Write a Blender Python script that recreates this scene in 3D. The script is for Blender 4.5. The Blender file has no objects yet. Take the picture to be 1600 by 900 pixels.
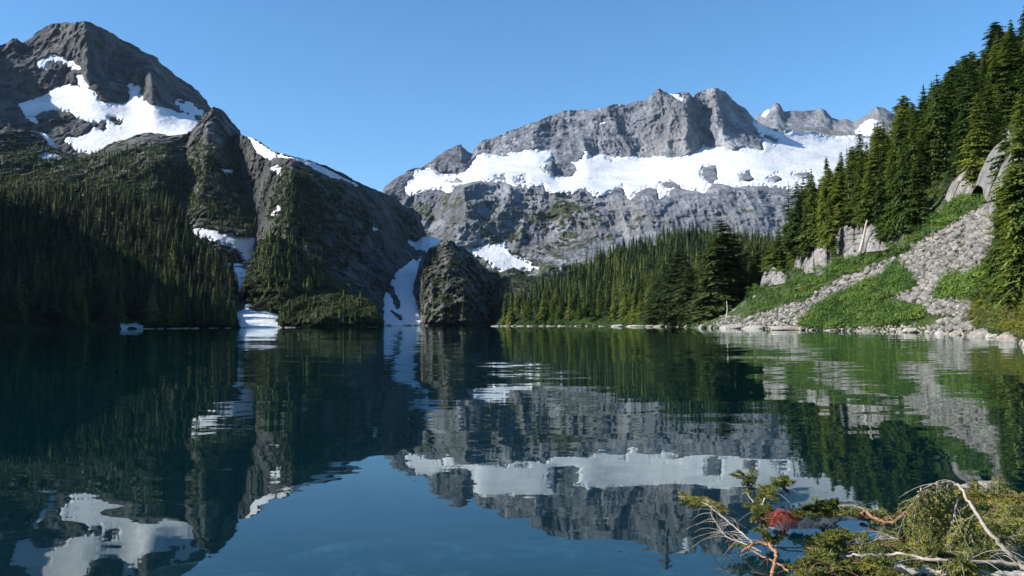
import bpy, math, random
import numpy as np
from mathutils import Vector, Euler

# ------------------------------------------------------------------ camera, world, sun, exposure
S = bpy.context.scene
F = 1333.0                       # focal length in photo pixels (photo 1600 x 900)
CAM_H = 2.2
PITCH, ROLL = math.atan(55.0 / F), math.radians(-0.35)
cam_d = bpy.data.cameras.new('camera'); cam = bpy.data.objects.new('camera', cam_d)
S.collection.objects.link(cam); S.camera = cam
cam_d.sensor_width = 36.0; cam_d.lens = 36.0 * F / 1600.0
cam_d.clip_start = 0.1; cam_d.clip_end = 40000.0
cam.location = (0, 0, CAM_H)
from mathutils import Matrix
RM = Matrix.Rotation(math.pi / 2 + PITCH, 3, 'X') @ Matrix.Rotation(ROLL, 3, 'Z')
cam.rotation_euler = RM.to_euler()
RN = np.array(RM)

SUN_AZ, SUN_EL = math.radians(101.0), math.radians(31.0)      # azimuth turned left from the view direction
sdir = Vector((-math.sin(SUN_AZ) * math.cos(SUN_EL), math.cos(SUN_AZ) * math.cos(SUN_EL), math.sin(SUN_EL)))
w = bpy.data.worlds.new("World"); S.world = w; w.use_nodes = True
nt = w.node_tree; bg = nt.nodes['Background']
sky = nt.nodes.new('ShaderNodeTexSky'); sky.sky_type = 'NISHITA'; sky.sun_disc = False
sky.sun_elevation = SUN_EL
sky.sun_rotation = math.atan2(sdir.x, sdir.y)
sky.altitude = 900; sky.air_density = 1.0; sky.dust_density = 0.7; sky.ozone_density = 5.0
hs = nt.nodes.new('ShaderNodeHueSaturation'); hs.inputs['Saturation'].default_value = 1.14; hs.inputs['Hue'].default_value = 0.495
nt.links.new(sky.outputs[0], hs.inputs['Color']); nt.links.new(hs.outputs[0], bg.inputs[0]); bg.inputs[1].default_value = 0.105
sun_d = bpy.data.lights.new('sun', 'SUN'); sun = bpy.data.objects.new('sun', sun_d)
S.collection.objects.link(sun)
sun_d.energy = 5.0; sun_d.angle = math.radians(0.5); sun_d.color = (1.0, 0.955, 0.89)
sun.rotation_euler = sdir.to_track_quat('Z', 'Y').to_euler(); sun.location = (0, 0, 50)
S.view_settings.view_transform = 'Standard'; S.view_settings.look = 'None'
S.view_settings.exposure = 0.92; S.view_settings.gamma = 1.0
S.cycles.max_bounces = 6; S.cycles.diffuse_bounces = 2; S.cycles.glossy_bounces = 3
S.cycles.transparent_max_bounces = 12; S.cycles.transmission_bounces = 2
S.cycles.volume_bounces = 0; S.cycles.caustics_reflective = False; S.cycles.caustics_refractive = False

# ------------------------------------------------------------------ noise and mapping helpers
def _h(ix, iy, iz, seed):
    n = (ix.astype(np.uint32) * np.uint32(374761393) + iy.astype(np.uint32) * np.uint32(668265263)
         + iz.astype(np.uint32) * np.uint32(2147483647) + np.uint32((seed * 1274126177 + 12345) & 0xffffffff))
    n = (n ^ (n >> np.uint32(13))) * np.uint32(1274126177)
    n = n ^ (n >> np.uint32(16)); n = n * np.uint32(2246822519); n = n ^ (n >> np.uint32(15))
    return n.astype(np.float64) / 4294967295.0

def vnoise(x, y, z, seed=0):
    x, y, z = np.broadcast_arrays(np.asarray(x, float), np.asarray(y, float), np.asarray(z, float))
    fx, fy, fz = np.floor(x), np.floor(y), np.floor(z)
    ux, uy, uz = x - fx, y - fy, z - fz
    ix, iy, iz = fx.astype(np.int64), fy.astype(np.int64), fz.astype(np.int64)
    ux = ux * ux * ux * (ux * (ux * 6 - 15) + 10); uy = uy * uy * uy * (uy * (uy * 6 - 15) + 10); uz = uz * uz * uz * (uz * (uz * 6 - 15) + 10)
    def c(a, b, d): return _h(ix + a, iy + b, iz + d, seed)
    x00 = c(0,0,0) * (1-ux) + c(1,0,0) * ux; x10 = c(0,1,0) * (1-ux) + c(1,1,0) * ux
    x01 = c(0,0,1) * (1-ux) + c(1,0,1) * ux; x11 = c(0,1,1) * (1-ux) + c(1,1,1) * ux
    return ((x00 * (1-uy) + x10 * uy) * (1-uz) + (x01 * (1-uy) + x11 * uy) * uz) * 2 - 1     # -1..1

def fbm(x, y, z, octv=5, seed=0, gain=0.5, lac=2.03):
    s = 0; a = 1; t = 0
    for o in range(octv):
        s = s + a * vnoise(x, y, z, seed + o * 17); t += a; a *= gain
        x, y, z = x * lac * 0.8 + y * lac * 0.6 + 11.3, -x * lac * 0.6 + y * lac * 0.8 + 5.1, z * lac + 3.7
    return s / t

def ridged(x, y, z, octv=5, seed=0, gain=0.55, lac=2.1):
    s = 0; a = 1; t = 0
    for o in range(octv):
        s = s + a * (1 - 2 * np.abs(vnoise(x, y, z, seed + o * 13))); t += a; a *= gain
        x, y, z = x * lac + 7.7, y * lac + 3.3, z * lac * 0.9 + 1.9
    return s / t

def unproj(px, py, D):
    """pixel of the photo and distance ahead of the viewer -> world point"""
    px = np.asarray(px, float); py = np.asarray(py, float); D = np.asarray(D, float)
    u = (px - 800.0) / F; v = (450.0 - py) / F
    d = np.stack([RN[0,0]*u + RN[0,1]*v - RN[0,2], RN[1,0]*u + RN[1,1]*v - RN[1,2], RN[2,0]*u + RN[2,1]*v - RN[2,2]], -1)
    return d * (D / d[..., 1])[..., None] + np.array([0, 0, CAM_H])

def horizon(px): return 505.0 - math.tan(math.radians(0.35)) * (np.asarray(px, float) - 800.0)
def py_of(px, D, z): return horizon(px) - F * (z - CAM_H) / D

def mesh_obj(name, V, Fc, mat=None, parent=None, smooth=False, attrs=None, loop_ok=True):
    """V (n,3), Fc (m,k) or a list of such arrays -> one linked mesh object"""
    if not isinstance(Fc, list): Fc = [Fc]
    Fc = [np.asarray(f, np.int32) for f in Fc if len(f)]
    me = bpy.data.meshes.new(name)
    me.vertices.add(len(V)); me.vertices.foreach_set('co', np.asarray(V, np.float32).ravel())
    idx = np.concatenate([f.ravel() for f in Fc]); starts = []; off = 0
    for f in Fc:
        starts.append(off + np.arange(len(f)) * f.shape[1]); off += f.size
    starts = np.concatenate(starts).astype(np.int32)
    me.loops.add(len(idx)); me.loops.foreach_set('vertex_index', idx)
    me.polygons.add(len(starts)); me.polygons.foreach_set('loop_start', starts)
    if smooth: me.polygons.foreach_set('use_smooth', np.ones(len(starts), bool))
    me.update(calc_edges=True)
    for k, a in (attrs or {}).items():
        at = me.attributes.new(k, 'FLOAT', 'POINT'); at.data.foreach_set('value', np.asarray(a, np.float32).ravel())
    if mat: me.materials.append(mat)
    o = bpy.data.objects.new(name, me); S.collection.objects.link(o)
    if parent: o.parent = parent
    return o

def tag(o, label=None, cat=None, group=None, kind=None):
    if label: o['label'] = label
    if cat: o['category'] = cat
    if group: o['group'] = group
    if kind: o['kind'] = kind
    return o

def empty(name, loc=(0,0,0), rz=0.0):
    o = bpy.data.objects.new(name, None); S.collection.objects.link(o)
    o.location = loc; o.rotation_euler = (0, 0, rz); o.empty_display_size = 0.2
    return o

def blur(a, n, axis):
    for _ in range(n):
        p = np.take(a, [0], axis); q = np.take(a, [-1], axis)
        b = np.concatenate([p, a, q], axis); L = a.shape[axis]
        a = (np.take(b, range(0, L), axis) + 2 * np.take(b, range(1, L+1), axis) + np.take(b, range(2, L+2), axis)) / 4
    return a

def gauss1(a, sg):
    r = int(sg * 3) + 1; k = np.exp(-0.5 * (np.arange(-r, r + 1) / sg) ** 2); k /= k.sum()
    b = np.concatenate([a[0] + (a[0] - a[1:r+1][::-1]), a, a[-1] + (a[-1] - a[-r-1:-1][::-1])]); return np.convolve(b, k, 'valid')

def seg_dist(px, py, poly):
    d = np.full(px.shape, 1e9); n = len(poly)
    for i in range(n):
        x0, y0 = poly[i]; x1, y1 = poly[(i+1) % n]
        dx, dy = x1 - x0, y1 - y0; L = dx*dx + dy*dy + 1e-9
        t = np.clip(((px - x0) * dx + (py - y0) * dy) / L, 0, 1)
        d = np.minimum(d, np.hypot(px - x0 - t*dx, py - y0 - t*dy))
    return d
def inside(px, py, poly):
    r = np.zeros(px.shape, bool); n = len(poly); j = n - 1
    for i in range(n):
        xi, yi = poly[i]; xj, yj = poly[j]
        if yi != yj:
            r ^= ((yi > py) != (yj > py)) & (px < (xj - xi) * (py - yi) / (yj - yi) + xi)
        j = i
    return r
def sdf(px, py, poly):
    """signed distance in photo pixels, positive inside; only worked out near the polygon"""
    P = np.array(poly, float); lo = P.min(0) - 30; hi = P.max(0) + 30
    out = np.full(px.shape, -30.0)
    m = (px > lo[0]) & (px < hi[0]) & (py > lo[1]) & (py < hi[1])
    if m.any():
        a, b = px[m], py[m]; d = seg_dist(a, b, poly)
        out[m] = np.where(inside(a, b, poly), d, -d)
    return out

def smooth01(x): x = np.clip(x, 0, 1); return x * x * (3 - 2 * x)

# ------------------------------------------------------------------ materials
def new_mat(name):
    m = bpy.data.materials.new(name); m.use_nodes = True
    N = m.node_tree.nodes; L = m.node_tree.links; return m, N, L, N['Principled BSDF']
def nd(N, t, **k):
    n = N.new('ShaderNode' + t)
    for a, b in k.items():
        if a in n.inputs: n.inputs[a].default_value = b
        else: setattr(n, a, b)
    return n
def coords(N, L, scale):
    tc = nd(N, 'TexCoord'); mp = nd(N, 'Mapping'); L.new(tc.outputs['Object'], mp.inputs[0])
    mp.inputs['Scale'].default_value = scale; return mp.outputs[0]
def noise(N, L, vec, scale, detail=6, rough=0.6, dist=0.0):
    n = nd(N, 'TexNoise'); n.inputs['Scale'].default_value = scale; n.inputs['Detail'].default_value = detail
    n.inputs['Roughness'].default_value = rough; n.inputs['Distortion'].default_value = dist
    if vec is not None: L.new(vec, n.inputs['Vector'])
    return n.outputs['Fac']
def ramp(N, L, fac, stops):
    r = nd(N, 'ValToRGB'); e = r.color_ramp.elements
    while len(e) < len(stops): e.new(0.5)
    for i, (p, c) in enumerate(stops):
        e[i].position = p; e[i].color = (*c, 1) if len(c) == 3 else c
    L.new(fac, r.inputs[0]); return r.outputs[0]
def mix(N, L, fac, a, b, mode='MIX'):
    m = nd(N, 'Mix', data_type='RGBA', blend_type=mode)
    for s, v in ((0, fac), (6, a), (7, b)):
        if isinstance(v, (int, float)): m.inputs[s].default_value = v
        elif isinstance(v, tuple): m.inputs[s].default_value = (*v, 1)
        else: L.new(v, m.inputs[s])
    return m.outputs[2]
def math_(N, L, op, a, b=None, c=None):
    m = nd(N, 'Math', operation=op)
    for i, v in enumerate((a, b, c)):
        if v is None: continue
        if isinstance(v, (int, float)): m.inputs[i].default_value = v
        else: L.new(v, m.inputs[i])
    return m.outputs[0]

def rock_mat(name, S_, dark, mid, light, veg, vegc2, bump=1.0, warm=(0.23, 0.20, 0.18)):
    """S_ = size in metres of the large mottling"""
    m, N, L, B = new_mat(name)
    v = coords(N, L, (1 / S_, 1 / S_, 0.45 / S_))
    vi = coords(N, L, (1 / S_, 1 / S_, 1 / S_))
    n1 = noise(N, L, v, 1.3, 9, 0.68, 0.6); n2 = noise(N, L, vi, 7.0, 7, 0.7)
    n3 = noise(N, L, vi, 0.35, 4, 0.5)
    col = ramp(N, L, n1, [(0.32, dark), (0.5, mid), (0.68, light)])
    sp = ramp(N, L, n2, [(0.35, (0.55, 0.55, 0.57)), (0.5, (1, 1, 1)), (0.7, (1.35, 1.33, 1.3))])
    col = mix(N, L, 1.0, col, sp, 'MULTIPLY')
    wf = ramp(N, L, n3, [(0.55, (0, 0, 0)), (0.7, (0.45, 0.45, 0.45))])
    col = mix(N, L, wf, col, warm)
    at = nd(N, 'Attribute', attribute_name='veg')
    vn = noise(N, L, vi, 3.2, 8, 0.72); vs = noise(N, L, vi, 14.0, 4, 0.6)
    f = math_(N, L, 'ADD', at.outputs['Fac'], math_(N, L, 'MULTIPLY', math_(N, L, 'SUBTRACT', vn, 0.5), 2.6))
    f = math_(N, L, 'MULTIPLY', math_(N, L, 'SUBTRACT', f, 0.42), 5.0); f = math_(N, L, 'MINIMUM', math_(N, L, 'MAXIMUM', f, 0.0), 1.0)
    vc = mix(N, L, ramp(N, L, vs, [(0.4, (0, 0, 0)), (0.62, (1, 1, 1))]), veg, vegc2)
    col = mix(N, L, f, col, vc)
    L.new(col, B.inputs['Base Color']); B.inputs['Roughness'].default_value = 0.92
    B.inputs['Specular IOR Level'].default_value = 0.15
    bh = math_(N, L, 'ADD', noise(N, L, v, 3.0, 10, 0.72), math_(N, L, 'MULTIPLY', vn, 0.8))
    bp = nd(N, 'Bump'); bp.inputs['Strength'].default_value = 1.0; bp.inputs['Distance'].default_value = S_ * 0.22 * bump
    L.new(bh, bp.inputs['Height']); L.new(bp.outputs[0], B.inputs['Normal'])
    return m

M_far = rock_mat('far_granite', 160, (0.10,0.113,0.135), (0.215,0.228,0.255), (0.39,0.40,0.425), (0.05,0.065,0.03), (0.09,0.10,0.05))
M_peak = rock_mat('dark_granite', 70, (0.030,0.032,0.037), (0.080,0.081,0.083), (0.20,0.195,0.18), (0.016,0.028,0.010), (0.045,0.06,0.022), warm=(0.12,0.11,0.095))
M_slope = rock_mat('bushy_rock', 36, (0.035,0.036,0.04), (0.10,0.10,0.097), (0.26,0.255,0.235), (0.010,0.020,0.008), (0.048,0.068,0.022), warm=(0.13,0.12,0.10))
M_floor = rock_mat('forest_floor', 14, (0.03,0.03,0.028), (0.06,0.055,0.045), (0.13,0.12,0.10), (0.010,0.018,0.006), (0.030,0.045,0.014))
M_near = rock_mat('slope_ground', 12, (0.09,0.085,0.08), (0.18,0.175,0.16), (0.32,0.31,0.29), (0.025,0.040,0.012), (0.060,0.095,0.02), 0.6)

def snow_mat():
    m, N, L, B = new_mat('old_snow')
    v = coords(N, L, (1, 1, 1))
    a = noise(N, L, v, 0.012, 6, 0.6); b = noise(N, L, v, 0.11, 6, 0.65)
    c = ramp(N, L, a, [(0.35, (0.52, 0.53, 0.56)), (0.6, (0.66, 0.66, 0.66))])
    c = mix(N, L, ramp(N, L, b, [(0.60, (0,0,0)), (0.80, (0.5,0.5,0.5))]), c, (0.42, 0.40, 0.38))
    L.new(c, B.inputs['Base Color']); B.inputs['Roughness'].default_value = 0.7
    bp = nd(N, 'Bump'); bp.inputs['Strength'].default_value = 0.6; bp.inputs['Distance'].default_value = 3.5
    L.new(math_(N, L, 'ADD', b, noise(N, L, v, 0.03, 4)), bp.inputs['Height']); L.new(bp.outputs[0], B.inputs['Normal'])
    return m
M_snow = snow_mat()

def foliage_mat(name, c1, c2, c3, use_attr, trans=0.25, scale=0.9):
    """use_attr: colour from the 'tint' attribute of a merged mesh, else a random value per tree"""
    m, N, L, B = new_mat(name)
    if use_attr: f = nd(N, 'Attribute', attribute_name='tint').outputs['Fac']
    else:
        oi = nd(N, 'ObjectInfo'); f = oi.outputs['Random']
    col = ramp(N, L, f, [(0.0, c1), (0.5, c2), (1.0, c3)])
    g = nd(N, 'NewGeometry')
    n = noise(N, L, g.outputs['Position'], scale, 3, 0.6)
    col = mix(N, L, 1.0, col, ramp(N, L, n, [(0.3, (0.62,0.66,0.7)), (0.5, (1,1,1)), (0.72, (1.5,1.4,1.15))]), 'MULTIPLY')
    L.new(col, B.inputs['Base Color']); B.inputs['Roughness'].default_value = 0.75; B.inputs['Specular IOR Level'].default_value = 0.2
    tr = nd(N, 'BsdfTranslucent'); L.new(mix(N, L, 1.0, col, (1.2, 1.3, 0.6), 'MULTIPLY'), tr.inputs[0])
    ms = nd(N, 'MixShader'); ms.inputs[0].default_value = trans
    L.new(B.outputs[0], ms.inputs[1]); L.new(tr.outputs[0], ms.inputs[2])
    L.new(ms.outputs[0], N['Material Output'].inputs[0])
    return m
M_fol = foliage_mat('conifer_needles', (0.034,0.066,0.018), (0.092,0.138,0.028), (0.165,0.190,0.038), False, 0.35)
M_folfar = foliage_mat('distant_needles', (0.020,0.042,0.015), (0.060,0.092,0.024), (0.13,0.15,0.034), True, 0.32)
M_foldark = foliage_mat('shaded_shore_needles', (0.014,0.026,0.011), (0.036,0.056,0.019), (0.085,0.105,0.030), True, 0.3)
M_shrub = foliage_mat('shrub_leaves', (0.040,0.082,0.018), (0.065,0.120,0.024), (0.11,0.165,0.030), True, 0.3, 0.4)
M_gold = foliage_mat('yellowing_leaves', (0.07,0.085,0.015), (0.11,0.12,0.018), (0.17,0.15,0.022), True, 0.3, 0.6)

def bark_mat(name, a, b, sc=3.0):
    m, N, L, B = new_mat(name)
    v = coords(N, L, (1, 1, 0.25))
    n = noise(N, L, v, sc, 6, 0.65, 0.5)
    L.new(ramp(N, L, n, [(0.3, a), (0.7, b)]), B.inputs['Base Color']); B.inputs['Roughness'].default_value = 0.9
    bp = nd(N, 'Bump'); bp.inputs['Strength'].default_value = 0.5; bp.inputs['Distance'].default_value = 0.02
    L.new(n, bp.inputs['Height']); L.new(bp.outputs[0], B.inputs['Normal']); return m
M_bark = bark_mat('bark', (0.03,0.025,0.02), (0.10,0.08,0.06))
M_dead = bark_mat('bleached_wood', (0.25,0.22,0.18), (0.48,0.44,0.38), 4)

def stone_mat(name, a, b, c, sc):
    m, N, L, B = new_mat(name)
    g = nd(N, 'NewGeometry'); n = noise(N, L, g.outputs['Position'], sc, 8, 0.68, 0.4)
    at = nd(N, 'Attribute', attribute_name='tint')
    col = ramp(N, L, n, [(0.3, a), (0.5, b), (0.72, c)])
    col = mix(N, L, 1.0, col, ramp(N, L, at.outputs['Fac'], [(0.0, (0.62,0.62,0.62)), (0.5, (1,1,1)), (1.0, (1.4,1.36,1.3))]), 'MULTIPLY')
    L.new(col, B.inputs['Base Color']); B.inputs['Roughness'].default_value = 0.9
    bp = nd(N, 'Bump'); bp.inputs['Strength'].default_value = 0.8; bp.inputs['Distance'].default_value = 0.4 / sc
    L.new(noise(N, L, g.outputs['Position'], sc * 3, 6, 0.7), bp.inputs['Height']); L.new(bp.outputs[0], B.inputs['Normal']); return m
M_scree = stone_mat('scree_rock', (0.09,0.085,0.075), (0.19,0.18,0.165), (0.32,0.31,0.29), 0.7)
M_shore = stone_mat('bleached_shore_rock', (0.15,0.125,0.105), (0.28,0.25,0.22), (0.44,0.41,0.38), 1.4)
M_cliff = stone_mat('pale_cliff_rock', (0.07,0.065,0.06), (0.19,0.178,0.168), (0.36,0.34,0.325), 0.45)

# ------------------------------------------------------------------ landforms
class Relief: pass
def relief(name, x0, x1, step, contours, nrow, mat, amp, L1, seed, veg=None, vstretch=2.2, base_z=-3.0, back=1.0,
           jitter=1.6, snows=(), xblur=3, yblur=3, rid=0.6, label=None, shore_keep=8.0, backn=9, canopy=0.0, tsm=0.0, hik=0.42, warp=5.0):
    """contours: polylines of (px, py, D) bottom to top; the first may hold (px, None, D) = stands in the water at that distance"""
    r = Relief(); X = np.arange(x0, x1 + step, step); nx = len(X); K = len(contours)
    KP = np.zeros((K, nx)); KD = np.zeros((K, nx))
    for k, c in enumerate(contours):
        xs = [p[0] for p in c]; KD[k] = np.interp(X, xs, [p[2] for p in c])
        if c[0][1] is None: KP[k] = py_of(X, KD[k], base_z)
        else: KP[k] = np.interp(X, xs, [p[1] for p in c])
    jt = fbm(X / 14.0, 0.3, seed, 4, seed + 5, 0.6) * jitter * 1.6
    for k in range(K - 2, -1, -1): KP[k] = np.maximum(KP[k], KP[k+1] + 1.5)
    t = np.linspace(0, 1, nrow)
    top_s = gauss1(KP[-1], tsm / step) if tsm else KP[-1]
    bot_s = gauss1(KP[0], tsm / step) if tsm else KP[0]
    PX = np.repeat(X[None], nrow, 0); tt_ = t[:, None]
    PY = bot_s[None] + tt_ * (top_s - bot_s)[None] + tt_ ** 7 * (KP[-1] - top_s)[None] + (1 - tt_) ** 7 * (KP[0] - bot_s)[None]
    D = np.zeros_like(PY)
    for i in range(nx): D[:, i] = np.interp(-PY[:, i], -KP[:, i], KD[:, i])
    D0 = D.copy(); D = blur(blur(D, yblur, 0), xblur, 1)
    PY = PY + tt_ ** 30 * jt[None]; PX = PX + warp * fbm(PX / 26.0, PY / 15.0, seed + 9.3, 4, seed + 61, 0.6)
    P = unproj(PX, PY, D)
    hz = P[..., 2]; env = smooth01((hz + 1) / shore_keep)
    q = P / L1
    sl = (q[..., 2] + 0.45 * q[..., 1]) / vstretch                 # runs down the slope
    wx = q[..., 0] + 0.35 * fbm(q[..., 0] * 0.8, sl * 1.6, 0.5, 3, seed + 70)
    low = ridged(wx, q[..., 1] * 0.22, sl, 3, seed) * rid + fbm(q[..., 0] * 1.3, q[..., 1] * 0.4, q[..., 2] * 0.9, 3, seed + 50) * (1 - rid)
    hi = 0.6 * ridged(wx * 4.3, q[..., 1] * 0.9, sl * 4.3, 4, seed + 90, 0.62) + 0.5 * ridged(q[..., 0] * 7, q[..., 1] * 2.5, q[..., 2] * 7, 4, seed + 190, 0.62)
    sm = np.full(PX.shape, -30.0)
    wob = fbm(PX / 12.0, PY / 7.0, seed + 0.5, 4, seed + 31, 0.6) * 5.5 + fbm(PX / 3.2 + PY / 9, PY / 5.0, seed + 1.5, 3, seed + 37, 0.6) * 3.2
    sd = []
    for sn in snows:
        a = sdf(PX, PY, sn['poly'])
        for h in sn.get('holes', ()): a = np.minimum(a, -sdf(PX, PY, h))
        a = a + wob * sn.get('wob', 1.0) * smooth01((a + 12) / 10) ; sd.append(a); sm = np.maximum(sm, a)
    snin = smooth01((sm + 2) / 7)
    snw = blur(blur(snin, 6, 0), 6, 1)
    if len(snows):
        Dsm = blur(blur(D, 40, 0), 90, 1); D = D + (Dsm - D) * smooth01(snw * 1.6)
    iso = fbm(q[..., 0] * 0.5, q[..., 1] * 0.5, q[..., 2] * 0.8, 2, seed + 77)
    Dm = D - amp * env * (low * (1 - smooth01(snw * 1.5)) + 0.5 * iso * smooth01(snw * 1.5))
    Dr = Dm - amp * hik * env * hi * (1 - 0.85 * snin)
    P = unproj(PX, PY, Dr)
    if canopy > 0:
        cx, cy, cz = P[..., 0] / canopy, P[..., 1] / canopy * 0.22, P[..., 2] / canopy * 1.15
        c1 = np.abs(vnoise(cx, cy, cz, seed + 5)); c2 = np.abs(vnoise(cx * 2.3 + cz, cy * 2.3, cz * 2.3 - cx, seed + 6))
        Dr = Dr - canopy * 0.75 * ((1 - c1) ** 2 + 0.5 * (1 - c2) ** 2 - 0.7) * env * (1 - snin)
        P = unproj(PX, PY, Dr)
    nb = backn; top = P[-1]
    hd = top[:, :2] / np.linalg.norm(top[:, :2], axis=1)[:, None]
    B = []
    zt = top[:, 2]; 
    for j in range(1, nb + 1):
        f = (j / nb) ** 1.5; run = zt * 1.25 * f * back + 0.5 * j
        b = top.copy(); b[:, 0] += hd[:, 0] * run; b[:, 1] += hd[:, 1] * run
        b[:, 2] = zt - (zt + 12) * f + (amp * 0.3) * fbm(b[:, 0] / L1 * 2, b[:, 1] / L1 * 2, j * 0.3, 3, seed + 7) * (j < nb) * f
        B.append(b)
    V = np.concatenate([P, np.array(B)], 0); nr = V.shape[0]
    ids = np.arange(nr * nx).reshape(nr, nx)
    Fc = np.stack([ids[:-1, :-1], ids[:-1, 1:], ids[1:, 1:], ids[1:, :-1]], -1).reshape(-1, 4)
    vg = np.zeros((nr, nx))
    if veg is not None:
        vv = veg(PX, PY, P) if callable(veg) else np.full(PX.shape, veg)
        vg[:nrow] = vv; vg[nrow:] = vv[-1]
    o = mesh_obj(name, V.reshape(-1, 3), Fc, mat, smooth=False, attrs={'veg': vg})
    tag(o, label, kind='structure')
    r.X, r.PX, r.PY, r.P, r.o, r.D = X, PX, PY, P, o, Dr
    for sn, a in zip(snows, sd):
        lift = np.clip((a + 1.0) / 6.0, -1, 1.0) * amp * sn.get('lift', 0.30)
        fine = fbm(q[..., 0] * 3, q[..., 1] * 3, q[..., 2] * 3, 3, seed + 3) * amp * 0.06
        Ds = blur(blur(Dm, 14, 0), 22, 1) - lift - fine
        Ps = unproj(PX, PY, Ds); ok = a > -4.0
        fk = ok[:-1, :-1] & ok[:-1, 1:] & ok[1:, 1:] & ok[1:, :-1]
        if not fk.any(): continue
        idr = np.arange(nrow * nx).reshape(nrow, nx)
        FF = np.stack([idr[:-1, :-1], idr[:-1, 1:], idr[1:, 1:], idr[1:, :-1]], -1)[fk]
        u, inv = np.unique(FF, return_inverse=True)
        so = mesh_obj('snowfield', Ps.reshape(-1, 3)[u], inv.reshape(-1, 4), M_snow, smooth=True)
        tag(so, sn['label'], kind='stuff')
    return r

def at_relief(r, px, py):
    """point of a landform at a photo pixel (nearest column, nearest row)"""
    ix = int(np.clip(round((px - r.X[0]) / (r.X[1] - r.X[0])), 0, len(r.X) - 1))
    iy = int(np.argmin(np.abs(r.PY[:, ix] - py)))
    return r.P[iy, ix]

# --- far right summits beyond the snow col
B_sil = [(1120,205),(1160,190),(1180,183),(1190,176),(1202,169),(1215,160),(1221,163),(1227,175),(1240,173),(1260,174),(1272,172),(1283,169),(1290,172),(1300,183),(1312,188),(1325,187),(1335,191),(1350,181),(1360,173),(1372,166),(1385,170),(1400,182),(1500,230),(1700,260)]
far = relief('mountain_far', 1120, 1700, 1.5,
    [[(1120,300,4300),(1700,330,4300)], [(1120,215,4800),(1215,214,4750),(1300,216,4800),(1400,216,4700),(1700,290,4800)],
     [(x, y, 5200) for x, y in B_sil]], 90, M_far, 90, 380, 11, tsm=14, veg=0.0, jitter=1.5,
    snows=[dict(poly=[(1332,209),(1350,190),(1366,187),(1385,196),(1400,215),(1345,213)], label='steep snow streak under the last far summit beside the forest'),
           dict(poly=[(1191,181),(1199,170),(1203,174),(1195,183)], wob=0.3, label='tiny snow scrap high on the sharp far pinnacle')])

# --- main mountain across the lake
C_sil = [(560,330),(592,304),(600,290),(612,282),(625,273),(640,266),(655,262),(668,256),(680,245),(700,233),(713,227),(722,226),(732,238),(738,240),(748,226),(760,218),(790,206),(830,193),(850,184),(880,173),(905,171),(925,170),(950,168),(962,162),(975,165),(990,160),(1010,155),(1020,146),(1028,139),(1036,144),(1050,149),(1065,145),(1075,143),(1082,152),(1090,143),(1105,139),(1118,136),(1125,140),(1135,142),(1145,155),(1153,162),(1163,165),(1170,176),(1178,186),(1186,193),(1200,199),(1220,203),(1245,205),(1280,209),(1310,211),(1350,214),(1420,226),(1500,240),(1700,290)]
def colD(tab, xs):
    return np.interp(xs, [t[0] for t in tab], [t[1] for t in tab])
ridgeD = [(560,2500),(668,2950),(800,3350),(900,3420),(950,3380),(985,3480),(1020,3380),(1075,3360),(1098,3520),(1115,3420),(1150,3540),(1180,3560),(1200,3560),(1230,3680),(1300,3900),(1700,4000)]
cbase = [(560,330,2480),(592,306,2500),(600,300,2520),(638,282,2700),(668,262,2900),(700,272,2870),(728,268,2870),(745,243,3050),(790,241,3080),(835,235,3130),(862,240,3130),(872,274,2900),(893,262,2960),(912,246,3020),(935,243,3120),(960,248,3100),(1000,249,3130),(1050,246,3130),(1080,242,3130),(1100,230,3260),(1140,235,3160),(1190,232,3180),(1200,215,3440),(1230,216,3580),(1300,219,3820),(1700,300,3800)]
C_pts = [
 [(560,430,2050),(600,420,2150),(650,390,2200),(700,400,2080),(800,440,2050),(1000,440,2000),(1200,430,1980),(1700,430,1980)],
 [(560,380,2250),(640,365,2300),(700,372,2200),(760,380,2180),(850,400,2150),(1000,400,2080),(1200,400,2050),(1700,400,2050)],
 [(560,345,2440),(600,320,2480),(640,306,2500),(700,300,2420),(750,286,2440),(800,292,2440),(850,296,2440),(900,298,2430),(950,306,2420),(1000,305,2420),(1040,306,2420),(1100,298,2430),(1150,292,2440),(1250,292,2460),(1350,292,2460),(1700,330,2450)],
 cbase,
 [(x, y, float(colD(ridgeD, x))) for x, y in C_sil]]
S5 = [(632,293),(640,281),(650,266),(662,261),(672,263),(690,270),(715,272),(728,267),(740,250),(746,241),(770,242),(792,241),(800,236),(835,233),(850,235),(865,236),(864,248),(850,263),(868,274),(890,275),(903,268),(894,254),(910,247),(913,234),(920,235),(923,245),(940,242),(955,247),(980,243),(1000,248),(1020,245),(1050,244),(1065,247),(1080,240),(1097,236),(1100,227),(1108,231),(1130,231),(1145,235),(1160,231),(1191,232),(1192,220),(1184,205),(1176,189),(1186,189),(1200,196),(1215,202),(1230,205),(1245,196),(1260,196),(1270,205),(1285,209),(1310,210),(1335,208),(1350,210),(1420,222),(1480,240),
 (1480,305),(1300,300),(1240,297),(1210,294),(1190,290),(1165,291),(1150,294),(1138,290),(1125,287),(1112,290),(1100,305),(1085,298),(1060,292),(1046,300),(1040,310),(1030,312),(1027,294),(1010,293),(998,299),(985,312),(977,308),(973,291),(955,301),(945,308),(930,306),(916,296),(905,300),(895,303),(880,301),(868,305),(852,300),(850,292),(830,294),(812,293),(800,292),(788,285),(770,285),(745,282),(720,288),(710,291),(705,303),(696,302),(690,295),(672,297),(655,302),(642,306),(635,302)]
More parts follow.
